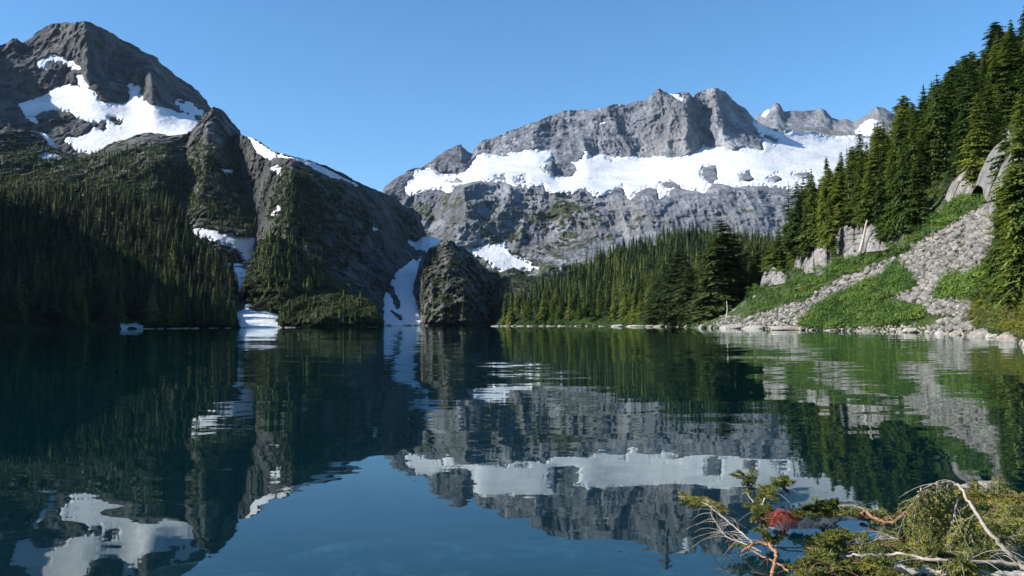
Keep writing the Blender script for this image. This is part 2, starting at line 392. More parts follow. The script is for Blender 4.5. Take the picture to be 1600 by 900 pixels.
S5_holes = [[(700,283),(714,279),(722,284),(712,288)],[(1098,262),(1118,258),(1122,280),(1108,286),(1098,278)],[(1155,273),(1170,270),(1176,278),(1160,282)],[(1192,211),(1205,213),(1216,219),(1214,224),(1200,219)],[(1200,278),(1215,274),(1222,280),(1208,284)],[(1240,272),(1262,268),(1270,276),(1250,280)],[(775,276),(786,274),(790,280),(778,281)],[(806,279),(820,276),(822,282),(810,284)],[(1035,286),(1055,284),(1060,290),(1040,293)]]
S4 = [(720,388),(740,385),(762,380),(790,380),(798,392),(812,398),(828,408),(845,420),(830,423),(800,424),(786,430),(772,420),(757,408),(740,400)]
def veg_C(px, py, P):
    a = np.clip((py - 300) / 60, 0, 1) * 0.42 + np.where((py > 285) & (py < 345), 0.14, 0)
    a = a + 0.25 * smooth01(1 - np.hypot((px - 880) / 60, (py - 325) / 30)) + 0.22 * smooth01(1 - np.hypot((px - 700) / 110, (py - 315) / 30)) + 0.2 * smooth01((py - 390) / 30)
    a = a - 0.1 * (px > 1000) + 0.25 * smooth01(1 - np.hypot((px - 880) / 25, (py - 262) / 14)) 
    return np.where(py < 290, 0.08 + 0.2 * (np.hypot((px - 700) / 40, (py - 245) / 20) < 1), a)
C = relief('mountain_main', 560, 1700, 1.3, C_pts, 260, M_far, 125, 250, 23, veg=veg_C, tsm=26, hik=0.26, vstretch=3.2, jitter=2.2, xblur=2, yblur=2, rid=0.75,
    snows=[dict(poly=S5, holes=S5_holes, lift=0.34, label='long white glacier snowfield between the grey summit cliffs and the lower cliffs'),
           dict(poly=S4, label='white snow fan at the foot of the big grey cliff'),
           dict(poly=[(1049,147),(1062,147),(1070,158),(1066,159),(1055,153)], wob=0.3, label='small snow scrap below the summit notch'),
           dict(poly=[(632,322),(641,326),(640,334),(632,331)], wob=0.3, label='small snow scrap at the left end of the grey cliffs'),
           dict(poly=[(936,192),(948,190),(947,194),(937,196)], wob=0.2, label='tiny snow ledge high on the grey summit wall')])

# --- left landforms ------------------------------------------------------------
E1_sil = [(-400,-40),(-250,-20),(-120,30),(-40,62),(0,70),(10,68),(20,60),(27,61),(34,67),(50,58),(60,50),(80,38),(90,35),(103,33),(109,36),(118,34),(130,32),(140,35),(147,38),(165,46),(185,58),(205,67),(225,80),(245,90),(262,106),(280,122),(300,135),(312,148),(325,163),(340,178),(370,205),(430,250)]
E1D = [(-400,1900),(-250,2050),(-100,2300),(0,2480),(40,2560),(70,2600),(100,2560),(130,2500),(150,2560),(200,2680),(250,2760),(330,2900),(430,3000)]
E1 = relief('mountain_left_peak', -400, 430, 1.4, [
  [(-400,330,1500),(0,300,1800),(430,300,1900)],
  [(-400,250,1650),(0,240,1950),(160,240,1990),(330,240,2060),(430,260,2100)],
  [(-400,150,1750),(0,175,2150),(60,182,2150),(140,200,2130),(220,215,2100),(300,205,2120),(430,260,2250)],
  [(-400,80,1820),(0,140,2300),(60,150,2340),(100,132,2420),(150,140,2330),(190,160,2330),(205,130,2480),(220,135,2470),(235,125,2360),(262,172,2330),(290,165,2540),(320,184,2500),(430,260,2600)],
  [(-400,30,1860),(0,100,2380),(50,98,2440),(110,95,2470),(135,100,2380),(160,120,2470),(200,120,2560),(235,115,2440),(270,150,2580),(320,170,2700),(430,255,2800)],
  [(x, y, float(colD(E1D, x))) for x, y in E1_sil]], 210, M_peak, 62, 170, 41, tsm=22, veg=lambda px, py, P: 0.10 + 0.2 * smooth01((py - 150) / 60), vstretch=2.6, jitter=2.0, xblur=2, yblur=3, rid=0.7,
  snows=[dict(poly=[(25,163),(38,157),(55,153),(75,146),(80,138),(105,131),(130,133),(150,143),(156,154),(170,161),(190,163),(199,158),(203,148),(197,132),(206,131),(218,134),(217,148),(225,156),(245,165),(262,171),(282,173),(300,180),(313,187),(325,192),(320,220),(200,245),(155,240),(140,241),(122,237),(105,224),(95,214),(120,214),(140,203),(150,193),(130,187),(100,184),(85,181),(66,174),(54,180),(58,192),(40,186),(32,172)],
               holes=[[(170,184),(180,183),(192,190),(188,196),(176,192)],[(60,176),(90,172),(112,176),(116,182),(84,184)],[(150,198),(165,190),(162,204)]], label='broad white snow basin beneath the left peak'),
          dict(poly=[(273,158),(292,158),(306,168),(318,172),(319,184),(300,181),(282,174)], label='shaded snow strip beside the right flank of the left peak'),
          dict(poly=[(52,98),(65,91),(80,84),(100,88),(115,97),(127,103),(126,112),(110,105),(90,99),(78,100),(74,111),(60,107)], label='small hanging snow patch under the summit of the left peak'),
          dict(poly=[(117,116),(128,117),(134,128),(142,138),(132,141),(120,132)], wob=0.6, label='narrow snow chute below the hanging snow patch')])

E2_sil = [(-400,150),(-200,170),(0,196),(15,192),(25,199),(40,205),(60,207),(72,211),(82,222),(95,235),(115,241),(135,241),(150,239),(165,229),(180,222),(200,218),(212,211),(235,207),(262,211),(290,208),(303,200),(313,185),(325,174),(333,168),(345,172),(358,182),(370,197),(380,212),(388,228),(400,246),(412,268),(424,300),(436,338),(450,380),(470,420)]
def veg_E2(px, py, P):
    return 0.55 + 0.35 * smooth01((py - 260) / 60) * (px < 280) - 0.28 * smooth01(1 - np.hypot((px - 330) / 45, (py - 195) / 45)) - 0.15 * (py < 225)
E2 = relief('mountain_left_shoulder', -400, 470, 1.4, [
  [(-400,400,900),(0,380,1000),(200,380,1050),(300,400,1000),(350,420,1000),(470,440,1250)],
  [(-400,330,1050),(0,330,1100),(200,330,1130),(300,360,1130),(340,358,1120),(400,372,1150),(470,400,1350)],
  [(-400,290,1200),(0,290,1230),(150,290,1240),(240,300,1250),(290,320,1330),(315,300,1250),(360,330,1240),(420,340,1330),(470,380,1450)],
  [(-400,240,1350),(0,255,1340),(70,250,1400),(130,262,1360),(200,250,1370),(260,245,1350),(290,260,1470),(320,250,1360),(350,260,1400),(400,290,1520),(470,350,1600)],
  [(-400,180,1480),(0,215,1450),(60,220,1500),(120,250,1480),(180,235,1480),(240,222,1480),(290,225,1560),(325,200,1500),(345,205,1560),(385,250,1680),(470,340,1750)],
  [(x, y, float(colD([(-400,1550),(0,1520),(130,1580),(240,1600),(300,1640),(333,1600),(370,1720),(470,1850)], x))) for x, y in E2_sil]], 230, M_slope, 64, 105, 57, hik=0.42, veg=veg_E2, vstretch=2.7, canopy=8, jitter=2.4, rid=0.6,
  snows=[dict(poly=[(57,243),(70,236),(84,238),(97,243),(88,248),(66,249)], wob=0.6, label='small snow patch on the rocky shoulder below the left peak'),
         dict(poly=[(8,319),(25,318),(42,323),(38,328),(10,326)], wob=0.4, label='thin snow patch above the dark shore forest near its left end'),
         dict(poly=[(112,301),(134,301),(130,306),(114,306)], wob=0.4, label='thin snow sliver along the top of the dark forest'),
         dict(poly=[(214,296),(232,298),(242,303),(228,303)], wob=0.4, label='snow sliver on the ledge right above the dark forest'),
         dict(poly=[(346,263),(360,263),(371,269),(360,273),(350,270)], wob=0.5, label='small snow patch on the flank of the rounded knob'),
         dict(poly=[(292,358),(310,355),(330,357),(355,364),(385,370),(413,373),(408,386),(404,398),(398,410),(390,414),(380,413),(374,398),(355,386),(330,376),(310,371)], label='bright sunlit snow apron above the left shore gully'),
         dict(poly=[(55,203),(75,206),(88,222),(100,228),(84,230),(70,218)], wob=0.5, label='snow scrap on the edge of the rocky shoulder')])

# dark wall that runs back to the col, with the snow crest
W_sil = [(340,215),(370,210),(382,212),(398,217),(410,224),(425,235),(440,241),(455,244),(475,246),(490,252),(510,259),(525,266),(540,274),(555,282),(565,286),(580,293),(592,299),(605,303),(617,308),(628,317),(636,324),(645,325),(652,331),(658,342),(664,362),(668,378),(672,392)]
def veg_W(px, py, P):
    return 0.34 + 0.2 * smooth01(1 - np.hypot((px - 460) / 60, (py - 300) / 50)) - 0.25 * smooth01((18 - (py - np.interp(px, [a for a, b in W_sil], [b for a, b in W_sil]))) / 10)
Wl = relief('mountain_left_wall', 340, 672, 1.2, [
  [(340,None,1150),(400,None,920),(430,None,830),(480,None,820),(560,None,930),(600,None,1000),(602,None,1015),(612,None,1120),(672,None,1200)],
  [(340,440,1250),(395,430,1020),(425,430,900),(500,430,960),(560,440,1060),(600,440,1150),(612,425,1250),(635,400,1420),(672,400,1600)],
  [(340,330,1500),(400,340,1260),(430,340,1080),(448,338,1010),(450,335,1010),(500,350,1090),(560,370,1210),(600,370,1340),(615,365,1500),(640,375,1700),(672,396,1740)],
  [(340,250,1750),(385,250,1480),(425,275,1220),(441,280,1140),(455,265,1110),(480,275,1150),(520,300,1210),(560,310,1330),(600,320,1500),(620,325,1700),(640,335,1760),(655,345,1780),(672,394,1860)],
  [(x, y, float(colD([(340,1900),(385,1520),(410,1400),(450,1240),(500,1290),(550,1400),(590,1560),(620,1780),(640,1800),(672,1900)], x))) for x, y in W_sil]], 300, M_peak, 55, 100, 71, hik=0.5, veg=veg_W, vstretch=2.6, canopy=10, jitter=1.6, rid=0.7,
  snows=[dict(poly=[(382,209),(396,216),(410,224),(425,235),(440,242),(458,245),(476,246),(500,257),(530,272),(560,287),(568,293),(555,290),(535,282),(515,276),(490,264),(470,252),(452,247),(440,246),(432,243),(430,248),(414,247),(400,238),(392,222)], wob=0.5, label='snow cornice along the crest of the dark wall'),
         dict(poly=[(424,258),(435,254),(441,264),(438,275),(428,268),(418,266)], wob=0.5, label='small blue snow patch hanging under the crest of the dark wall'),
         dict(poly=[(418,333),(430,327),(432,320),(440,323),(438,332),(430,338),(422,335)], wob=0.4, label='small heart shaped snow patch in the middle of the dark wall'),
         dict(poly=[(584,355),(592,357),(590,361),(584,359)], wob=0.2, label='tiny snow fleck on the dark wall near the gully')])

# snow gully between the wall and the centre buttress
G_top = [(590,372),(612,364),(625,368),(640,376),(648,379),(660,372),(672,369),(684,372),(700,380)]
gul = relief('gully', 590, 700, 1.2, [
  [(590,None,930),(700,None,960)],
  [(590,470,1060),(700,470,1080)],
  [(590,420,1300),(640,415,1330),(700,420,1300)],
  [(590,390,1520),(640,392,1560),(700,395,1500)],
  [(x, y, 1700) for x, y in G_top]], 130, M_peak, 22, 90, 83, veg=0.1, jitter=1.0, back=0.25, base_z=-1.0, shore_keep=4,
  snows=[dict(poly=[(612,364),(625,368),(640,376),(648,379),(662,372),(672,368),(688,372),(680,384),(668,392),(655,388),(645,392),(643,400),(652,408),(657,402),(654,424),(648,440),(645,455),(651,470),(653,488),(662,498),(667,513),(598,513),(600,490),(598,470),(602,445),(600,430),(610,418),(606,408),(618,405),(634,402),(633,386),(620,380),(610,372)], wob=0.7, lift=0.5,
              holes=[[(601,424),(612,428),(620,436),(616,437),(604,430)],[(602,442),(612,446),(620,460),(626,478),(620,482),(612,464),(603,452)],[(612,486),(622,490),(628,500),(622,497)]], label='long blue snow tongue in the deep gully running down to the lake')])

# green knoll and low promontory on the left shore
K_sil = [(372,470),(385,425),(395,405),(403,390),(410,375),(420,366),(435,368),(450,378),(470,390),(490,404),(505,415),(515,430),(540,440),(580,470),(600,500)]
Kn = relief('hill_knoll', 372, 600, 1.3, [
  [(372,None,680),(440,None,670),(600,None,760)],
  [(372,500,690),(420,470,700),(500,470,745),(600,500,800)],
  [(372,480,720),(400,430,750),(430,420,750),(500,440,820),(600,503,860)],
  [(x, y, float(colD([(372,780),(400,800),(420,820),(500,880),(600,940)], x))) for x, y in K_sil]], 130, M_slope, 30, 55, 91, veg=0.8, canopy=9, jitter=6, vstretch=1.5)
Pm_sil = [(425,512),(432,497),(438,478),(450,468),(470,464),(500,462),(530,458),(550,459),(570,466),(585,476),(592,488),(598,512)]
Pm = relief('hill_promontory', 425, 598, 1.2, [
  [(425,None,660),(440,None,610),(520,None,600),(590,None,640),(598,None,650)],
  [(425,513,662),(440,500,620),(520,498,612),(590,500,650),(598,513,655)],
  [(x, y, float(colD([(425,665),(500,690),(560,690),(598,662)], x))) for x, y in Pm_sil]], 70, M_slope, 20, 40, 97, veg=0.8, canopy=6, jitter=3.5, vstretch=1.4, shore_keep=5,)
# snow debris at the gully mouth, left shore
Sg = relief('gully_mouth', 340, 452, 1.2, [
  [(340,None,600),(452,None,600)],
  [(340,480,700),(380,470,730),(420,482,700),(452,500,680)],
  [(340,430,850),(380,425,860),(400,440,850),(452,470,800)],
  [(340,410,950),(370,412,960),(392,410,960),(452,440,900)]], 90, M_slope, 6, 50, 101, warp=1.0, veg=0.35, jitter=1.0, back=0.2,base_z=-1.0,shore_keep=4,
  snows=[dict(poly=[(346,416),(370,414),(386,420),(394,432),(397,446),(390,460),(372,458),(362,440)], wob=0.4, lift=0.5, label='small blue snow patch in the left shore gully'),
         dict(poly=[(384,452),(398,450),(407,461),(420,470),(434,476),(446,484),(444,500),(440,516),(366,516),(370,496),(368,488),(380,482),(384,470)], wob=0.45, lift=0.4, label='sunlit snow cone at the mouth of the left shore gully')])

# forested hill on the left shore
H_sil = [(-500,240),(-300,265),(-100,285),(0,312),(50,315),(115,312),(160,312),(200,310),(240,314),(262,324),(275,337),(290,352),(300,372),(320,388),(340,406),(354,425),(363,446),(368,470),(371,496),(380,513)]
Hf = relief('hill_left_forest', -500, 380, 1.6, [
  [(-500,None,150),(-300,None,250),(-100,None,380),(0,None,430),(100,None,480),(190,None,520),(300,None,560),(380,None,590)],
  [(-500,490,165),(-300,500,270),(0,500,460),(190,500,545),(300,500,580),(380,511,595)],
  [(-500,400,330),(0,420,650),(150,430,690),(250,450,720),(330,470,700),(380,508,600)],
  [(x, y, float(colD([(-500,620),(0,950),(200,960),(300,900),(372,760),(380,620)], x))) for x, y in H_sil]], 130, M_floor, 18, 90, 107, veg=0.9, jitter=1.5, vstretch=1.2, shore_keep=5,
  snows=[dict(poly=[(186,492),(193,487),(203,494),(215,503),(232,509),(224,515),(188,515)], wob=0.9, lift=0.05, label='small blue snow bank at the foot of the dark forest'),
         dict(poly=[(246,498),(254,498),(254,504),(247,504)], wob=0.3, lift=0.12, label='tiny snow scrap in the bushes by the left shore')])

# high shoulder out of frame on the left, which shades the left shore
def off_hill():
    n, mth = 90, 70
    V = []
    for j in range(mth):
        for i in range(n):
            u = i / (n - 1); v = j / (mth - 1)
            y = -900 + 2900 * u; x = -0.6 * max(y, 0) - 90 - v * 1200 - 120 * (y < 0)
            cr = math.sin(v / 0.21 * math.pi / 2) if v < 0.21 else 1 - 0.5 * (v - 0.21)
            V.append((x, y, cr))
    V = np.array(V); z = V[:, 2] * (330 + 50 * fbm(V[:, 0] / 300, V[:, 1] / 300, 0, 4, 5)) * smooth01((V[:,1] - 270) / 170)
    V[:, 2] = z + (5 + z * 0.06) * ridged(V[:, 0] / 140, V[:, 1] / 140, 0, 5, 9) - 30
    ids = np.arange(n * mth).reshape(mth, n)
    Fc = np.stack([ids[:-1, :-1], ids[1:, :-1], ids[1:, 1:], ids[:-1, 1:]], -1).reshape(-1, 4)
    o = mesh_obj('mountain_shoulder', V, Fc, M_slope, attrs={'veg': np.full(len(V), 0.8)})
    tag(o, kind='structure')
off_hill()

# --- centre buttress and the cleft beside it
F_sil = [(645,470),(648,440),(653,428),(661,418),(664,402),(671,388),(682,384),(688,376),(698,373),(706,374),(714,384),(722,386),(732,397),(738,398),(744,409),(756,412),(764,420),(778,424),(788,436),(796,444),(801,474),(805,512)]
Fb = relief('hill_buttress', 645, 805, 1.2, [
  [(645,None,1050),(667,None,900),(700,None,860),(730,None,880),(745,None,940),(770,None,1100),(805,None,1150)],
  [(645,480,1150),(667,480,950),(700,470,920),(725,450,930),(745,480,1000),(770,480,1150),(805,508,1180)],
  [(645,472,1180),(660,430,1080),(700,420,1060),(725,425,1100),(745,440,1180),(770,450,1260),(805,506,1200)],
  [(x, y, float(colD([(645,1280),(700,1250),(805,1300)], x))) for x, y in F_sil]], 170, M_slope, 62, 48, 113, canopy=8, hik=0.5, rid=0.85, veg=lambda px, py, P: 0.44 - 0.4 * smooth01(1 - np.hypot((px - 728) / 26, (py - 475) / 30)) - 0.2 * (py < 400), jitter=5, vstretch=2.0)
F2_sil = [(740,470),(760,440),(775,428),(790,421),(800,419),(815,425),(832,430),(850,434),(880,440),(900,450)]
F2 = relief('hill_saddle', 740, 900, 1.3, [
  [(740,None,1150),(770,None,1050),(790,None,900),(900,None,900)],
  [(740,480,1200),(770,470,1150),(790,475,980),(900,475,950)],
  [(x, y, 1350) for x, y in F2_sil]], 90, M_slope, 22, 60, 127, canopy=9, veg=lambda px, py, P: 0.62 - 0.4 * smooth01(1 - np.hypot((px - 805) / 22, (py - 455) / 22)), jitter=2.0,
  snows=[dict(poly=[(822,423),(835,427),(834,432),(826,429)], wob=0.2, label='small snow sliver below the snow fan')])

# --- middle forest hill
I_sil = [(770,512),(780,500),(790,492),(830,474),(880,448),(920,426),(960,404),(1000,390),(1050,376),(1100,372),(1150,376),(1200,382),(1300,410)]
Ih = relief('hill_middle_forest', 770, 1300, 1.8, [
  [(770,None,640),(800,None,600),(860,None,570),(960,None,480),(1040,None,400),(1090,None,330),(1130,None,310),(1300,None,330)],
  [(770,509,650),(800,498,620),(960,498,510),(1090,500,350),(1130,500,335),(1300,480,400)],
  [(770,507,660),(800,490,680),(960,455,720),(1090,450,640),(1300,450,600)],
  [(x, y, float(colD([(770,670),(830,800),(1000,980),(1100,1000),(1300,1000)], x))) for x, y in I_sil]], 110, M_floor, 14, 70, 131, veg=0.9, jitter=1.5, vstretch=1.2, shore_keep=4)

# --- right slope with forest, cliffs and scree
J_sil = [(1075,512),(1100,500),(1130,490),(1170,462),(1240,400),(1300,340),(1400,268),(1500,200),(1600,135),(1700,80),(1900,0)]
Jr = relief('hill_right_slope', 1075, 1900, 1.8, [
  [(1075,None,326),(1100,None,297),(1180,None,258),(1250,None,212),(1400,None,168),(1500,None,128),(1560,None,102),(1600,None,74),(1700,None,50),(1900,None,30)],
  [(1075,513,328),(1100,508,304),(1180,500,266),(1250,503,218),(1400,508,173),(1500,513,131),(1560,516,106),(1600,520,80),(1700,520,55),(1900,500,40)],
  [(1075,512.5,329),(1100,504,315),(1180,445,292),(1250,425,262),(1330,392,235),(1400,372,218),(1440,335,212),(1500,318,178),(1560,310,150),(1600,305,118),(1700,300,90),(1900,300,70)],
  [(1075,512.2,332),(1130,492,350),(1180,455,330),(1250,402,285),(1330,360,262),(1400,330,246),(1500,270,216),(1560,240,190),(1600,220,165),(1700,200,130),(1900,160,100)],
  [(x, y, float(colD([(1075,336),(1130,360),(1240,360),(1400,330),(1500,310),(1600,290),(1900,260)], x))) for x, y in J_sil]], 260, M_near, 5, 22, 137, veg=lambda px, py, P: np.full(px.shape, 0.75), jitter=1.0, vstretch=1.3, shore_keep=3)

# ------------------------------------------------------------------ ground below and water
def sheet(name, z, half, mat):
    V = np.array([(-half, -half * 0.3, z), (half, -half * 0.3, z), (half, half, z), (-half, half, z)], float)
    o = mesh_obj(name, V, np.array([[0, 1, 2, 3]]), mat); tag(o, kind='structure'); return o
m, N, L, B = new_mat('lake_floor')
gp = nd(N, 'NewGeometry'); n = noise(N, L, gp.outputs['Position'], 1.1, 8, 0.7, 0.8)
L.new(ramp(N, L, n, [(0.44, (0.01,0.018,0.02)), (0.54, (0.04,0.055,0.05)), (0.68, (0.20,0.24,0.20))]), B.inputs['Base Color']); B.inputs['Roughness'].default_value = 0.9
M_bed = m
m, N, L, B = new_mat('deep_lake_floor'); B.inputs['Base Color'].default_value = (0.008, 0.016, 0.016, 1); B.inputs['Roughness'].default_value = 1.0; B.inputs['Specular IOR Level'].default_value = 0.0
sheet('ground', -14.0, 20000, m)
# shallow lake bed near the viewer that falls away
def lakebed():
    xs = np.linspace(-40, 45, 180); ys = np.linspace(-12, 60, 160)
    X, Y = np.meshgrid(xs, ys)
    dep = 0.55 + 0.05 * np.clip(Y - 2 - 0.1 * X, 0, 99) + 0.30 * fbm(X / 1.8, Y / 1.8, 0, 4, 3) + 0.10 * np.clip(Y - 12.3 + 0.12 * np.minimum(X + 1, 0) ** 2, 0, 99) ** 1.6
    Z = -dep; nx, ny = len(xs), len(ys); ids = np.arange(nx * ny).reshape(ny, nx)
    Fc = np.stack([ids[:-1, :-1], ids[:-1, 1:], ids[1:, 1:], ids[1:, :-1]], -1).reshape(-1, 4)
    tag(mesh_obj('lake_bed', np.stack([X, Y, Z], -1).reshape(-1, 3), Fc, M_bed, smooth=True), kind='structure')
lakebed()

def water_mat():
    m, N, L, B = new_mat('lake_water'); N.remove(B)
    g = nd(N, 'NewGeometry')
    def comp(scale_xyz, sc, detail, rough):
        mp = nd(N, 'Mapping'); L.new(g.outputs['Position'], mp.inputs[0]); mp.inputs['Scale'].default_value = scale_xyz
        n = nd(N, 'TexNoise'); n.inputs['Scale'].default_value = sc; n.inputs['Detail'].default_value = detail; n.inputs['Roughness'].default_value = rough
        L.new(mp.outputs[0], n.inputs['Vector'])
        s = nd(N, 'VectorMath', operation='SUBTRACT'); L.new(n.outputs['Color'], s.inputs[0]); s.inputs[1].default_value = (0.5, 0.5, 0.5)
        return s.outputs[0]
    def scl(v, s):
        k = nd(N, 'VectorMath', operation='SCALE'); L.new(v, k.inputs[0])
        if isinstance(s, (int, float)): k.inputs['Scale'].default_value = s
        else: L.new(s, k.inputs['Scale'])
        return k.outputs[0]
    def add(a, b):
        k = nd(N, 'VectorMath', operation='ADD'); L.new(a, k.inputs[0]); L.new(b, k.inputs[1]); return k.outputs[0]
    big = comp((1, 1.6, 1), 0.055, 2, 0.5); mid = comp((1, 2.2, 1), 0.30, 3, 0.55); sml = comp((1, 1.8, 1), 1.7, 3, 0.6)
    # calm and ruffled patches
    mp = nd(N, 'Mapping'); L.new(g.outputs['Position'], mp.inputs[0]); mp.inputs['Scale'].default_value = (0.35, 1, 1)
    patch = noise(N, L, mp.outputs[0], 0.02, 3, 0.5)
    pf = ramp(N, L, patch, [(0.42, (0.45,0.45,0.45)), (0.62, (1,1,1))])
    v = add(scl(big, 0.034), scl(mid, math_(N, L, 'MULTIPLY', pf, 0.068))); v = add(v, scl(sml, math_(N, L, 'MULTIPLY', pf, 0.032)))
    fl = nd(N, 'VectorMath', operation='MULTIPLY'); L.new(v, fl.inputs[0]); fl.inputs[1].default_value = (0.5, 1, 0)
    nn = nd(N, 'VectorMath', operation='ADD'); L.new(fl.outputs[0], nn.inputs[0]); nn.inputs[1].default_value = (0, 0, 1)
    nz = nd(N, 'VectorMath', operation='NORMALIZE'); L.new(nn.outputs[0], nz.inputs[0])
    gl = nd(N, 'BsdfGlossy'); gl.inputs['Roughness'].default_value = 0.012; gl.inputs['Color'].default_value = (0.88, 0.98, 0.97, 1); L.new(nz.outputs[0], gl.inputs['Normal'])
    body = nd(N, 'BsdfDiffuse'); body.inputs['Color'].default_value = (0.000, 0.015, 0.020, 1)
    tp = nd(N, 'BsdfTransparent'); tp.inputs['Color'].default_value = (0.45, 0.74, 0.84, 1)
    mb = nd(N, 'MixShader'); mb.inputs[0].default_value = 0.5; L.new(body.outputs[0], mb.inputs[1]); L.new(tp.outputs[0], mb.inputs[2])
    fr = nd(N, 'Fresnel'); L.new(math_(N, L, 'MULTIPLY_ADD', g.outputs['Backfacing'], 0.7519 - 1.33, 1.33), fr.inputs['IOR']); L.new(nz.outputs[0], fr.inputs['Normal'])
    ms = nd(N, 'MixShader'); L.new(fr.outputs[0], ms.inputs[0]); L.new(mb.outputs[0], ms.inputs[1]); L.new(gl.outputs[0], ms.inputs[2])
    L.new(ms.outputs[0], N['Material Output'].inputs[0])
    return m
wt = sheet('water', 0.0, 20000, water_mat())

# ------------------------------------------------------------------ conifers
def conifer_crown(seed, H, R, nw, nb, detail, z0=0.08, gap=0.12, droop=0.35, pe=0.72, top=1.0):
    rg = np.random.default_rng(seed); V = []; Fq = []; Ft = []
    lean = rg.uniform(-0.02, 0.02, 2)
    lobes = rg.uniform(0.75, 1.2, 6)
    def quad(a, b, c, d):
        i = len(V); V.extend((a, b, c, d)); Fq.append((i, i+1, i+2, i+3))
    for k in range(nw):
        t = (k + rg.uniform(-0.3, 0.3)) / nw; t = min(max(t, 0), 0.985)
        z = H * (z0 + (1 - z0) * t)
        if rg.random() < gap * 0.35: continue
        if t > top: continue
        Lr = R * (1 - t) ** pe * (1 + 0.18 * math.sin(t * 9 + seed)) * (0.6 + 0.4 * min(1, t * 5 + 0.3)) * rg.uniform(0.85, 1.12) + 0.035 * R
        for b in range(nb):
            if rg.random() < gap: continue
            a = rg.uniform(0, 2 * math.pi); Lb = Lr * rg.uniform(0.62, 1.15) * lobes[int(a / (2*math.pi) * 6) % 6]
            ca, sa = math.cos(a), math.sin(a); out = np.array([ca, sa, 0]); sd = np.array([-sa, ca, 0])
            dr = droop * rg.uniform(0.5, 1.5); rise = 0.25 * t
            base = np.array([lean[0] * z, lean[1] * z, z])
            if detail == 0:
                wd = Lb * 0.42
                tip = base + out * Lb + np.array([0, 0, (rise - dr) * Lb]); mid = base + out * Lb * 0.5 + np.array([0, 0, (rise - dr * 0.3) * Lb * 0.5])
                quad(base, mid + sd * wd + np.array([0,0,-0.1*Lb]), tip, mid - sd * wd + np.array([0,0,-0.1*Lb]))
                continue
            ns = 2 if detail == 1 else 4
            pts = [base + out * Lb * s + np.array([0, 0, rise * Lb * s - dr * Lb * s * s]) for s in np.linspace(0, 1, ns + 1)]
            for s in range(ns):
                f0 = s / ns; wd = Lb * 0.17 * (1 - f0 * 0.7) + 0.05
                p, q = pts[s], pts[s+1]
                quad(p - sd * wd * 0.5, p + sd * wd * 0.5, q + sd * wd * 0.35, q - sd * wd * 0.35)
                if s == 0 and detail == 1: pass
                for side in (-1, 1):
                    ll = (Lb + 0.15) * (0.46 - 0.24 * f0) * rg.uniform(0.7, 1.3); w2 = ll * rg.uniform(0.30, 0.48)
                    dv = (out * 0.75 + sd * side * 0.75); dv = dv / np.linalg.norm(dv)
                    e = (p + q) / 2; tp = e + dv * ll + np.array([0, 0, -ll * rg.uniform(0.15, 0.55)])
                    nr = np.cross(dv, [0, 0, 1]); tw = rg.uniform(-0.5, 0.5); wv = nr * w2 + np.array([0, 0, tw * w2])
                    quad(e - wv * 0.5, e + wv * 0.5, tp + wv * 0.3, tp - wv * 0.3)
                    if detail >= 2:
                        hg = e + dv * ll * 0.5; quad(hg - wv * 0.2, hg + wv * 0.2, hg + wv * 0.1 + np.array([0,0,-ll*0.5]), hg - wv * 0.1 + np.array([0,0,-ll*0.5]))
    # leader
    for a in range(3):
        ca, sa = math.cos(a * 2.1) * R * 0.03, math.sin(a * 2.1) * R * 0.03
        tb = np.array([lean[0] * H, lean[1] * H, H])
        quad(tb + [ca, sa, -0.12 * H], tb + [-ca, -sa, -0.12 * H], tb + [-ca * 0.2, -sa * 0.2, 0], tb + [ca * 0.2, sa * 0.2, 0])
    return np.array(V), np.array(Fq)

def trunk_mesh(seed, H, r, bend=0.0, sides=7, segs=6):
    rg = np.random.default_rng(seed + 900); V = []; Fc = []
    for s in range(segs + 1):
        t = s / segs; rr = r * (1 - t) ** 0.85 + 0.012 + (r * 0.5 if s == 0 else 0)
        cx = bend * H * t * t; 
        for i in range(sides):
            a = 2 * math.pi * i / sides; V.append((cx + rr * math.cos(a), rr * math.sin(a), H * t - 0.8 * (s == 0)))
    for s in range(segs):
        for i in range(sides):
            j = (i + 1) % sides; Fc.append((s*sides+i, s*sides+j, (s+1)*sides+j, (s+1)*sides+i))
    return np.array(V), np.array(Fc)

# prototypes with height 1 scale (built 20 m tall)
PROTO = []
specs = [(20, 3.5, 40, 9, 0.08, 0.45, .72, .05), (20, 2.9, 42, 9, 0.10, 0.55, .85, .04), (20, 4.0, 38, 10, 0.06, 0.40, .62, .05), (20, 2.4, 44, 8, 0.14, 0.65, .6, .03), (20, 3.2, 34, 8, 0.30, 0.5, .8, .18),
         (20, 4.6, 38, 11, 0.05, 0.35, .55, .03), (20, 3.0, 36, 8, 0.22, 0.7, .5, .10), (20, 3.8, 44, 9, 0.12, 0.5, 1.0, .04), (20, 2.7, 38, 8, 0.18, 0.3, .95, .06), (20, 3.4, 40, 10, 0.16, 0.8, .68, .02)]
for i, (H, R, nw, nb, gap, dr, pe, z0) in enumerate(specs):
    cv, cf = conifer_crown(100 + i, H, R, nw, nb, 2, gap=gap, droop=dr, z0=z0, pe=pe)
    cm = mesh_obj('crown', cv, cf, M_fol); tv, tf = trunk_mesh(i, 18.0, 0.26); tm = mesh_obj('trunk', tv, tf, M_bark, smooth=True)
    PROTO.append((tm.data, cm.data)); bpy.data.objects.remove(cm); bpy.data.objects.remove(tm)

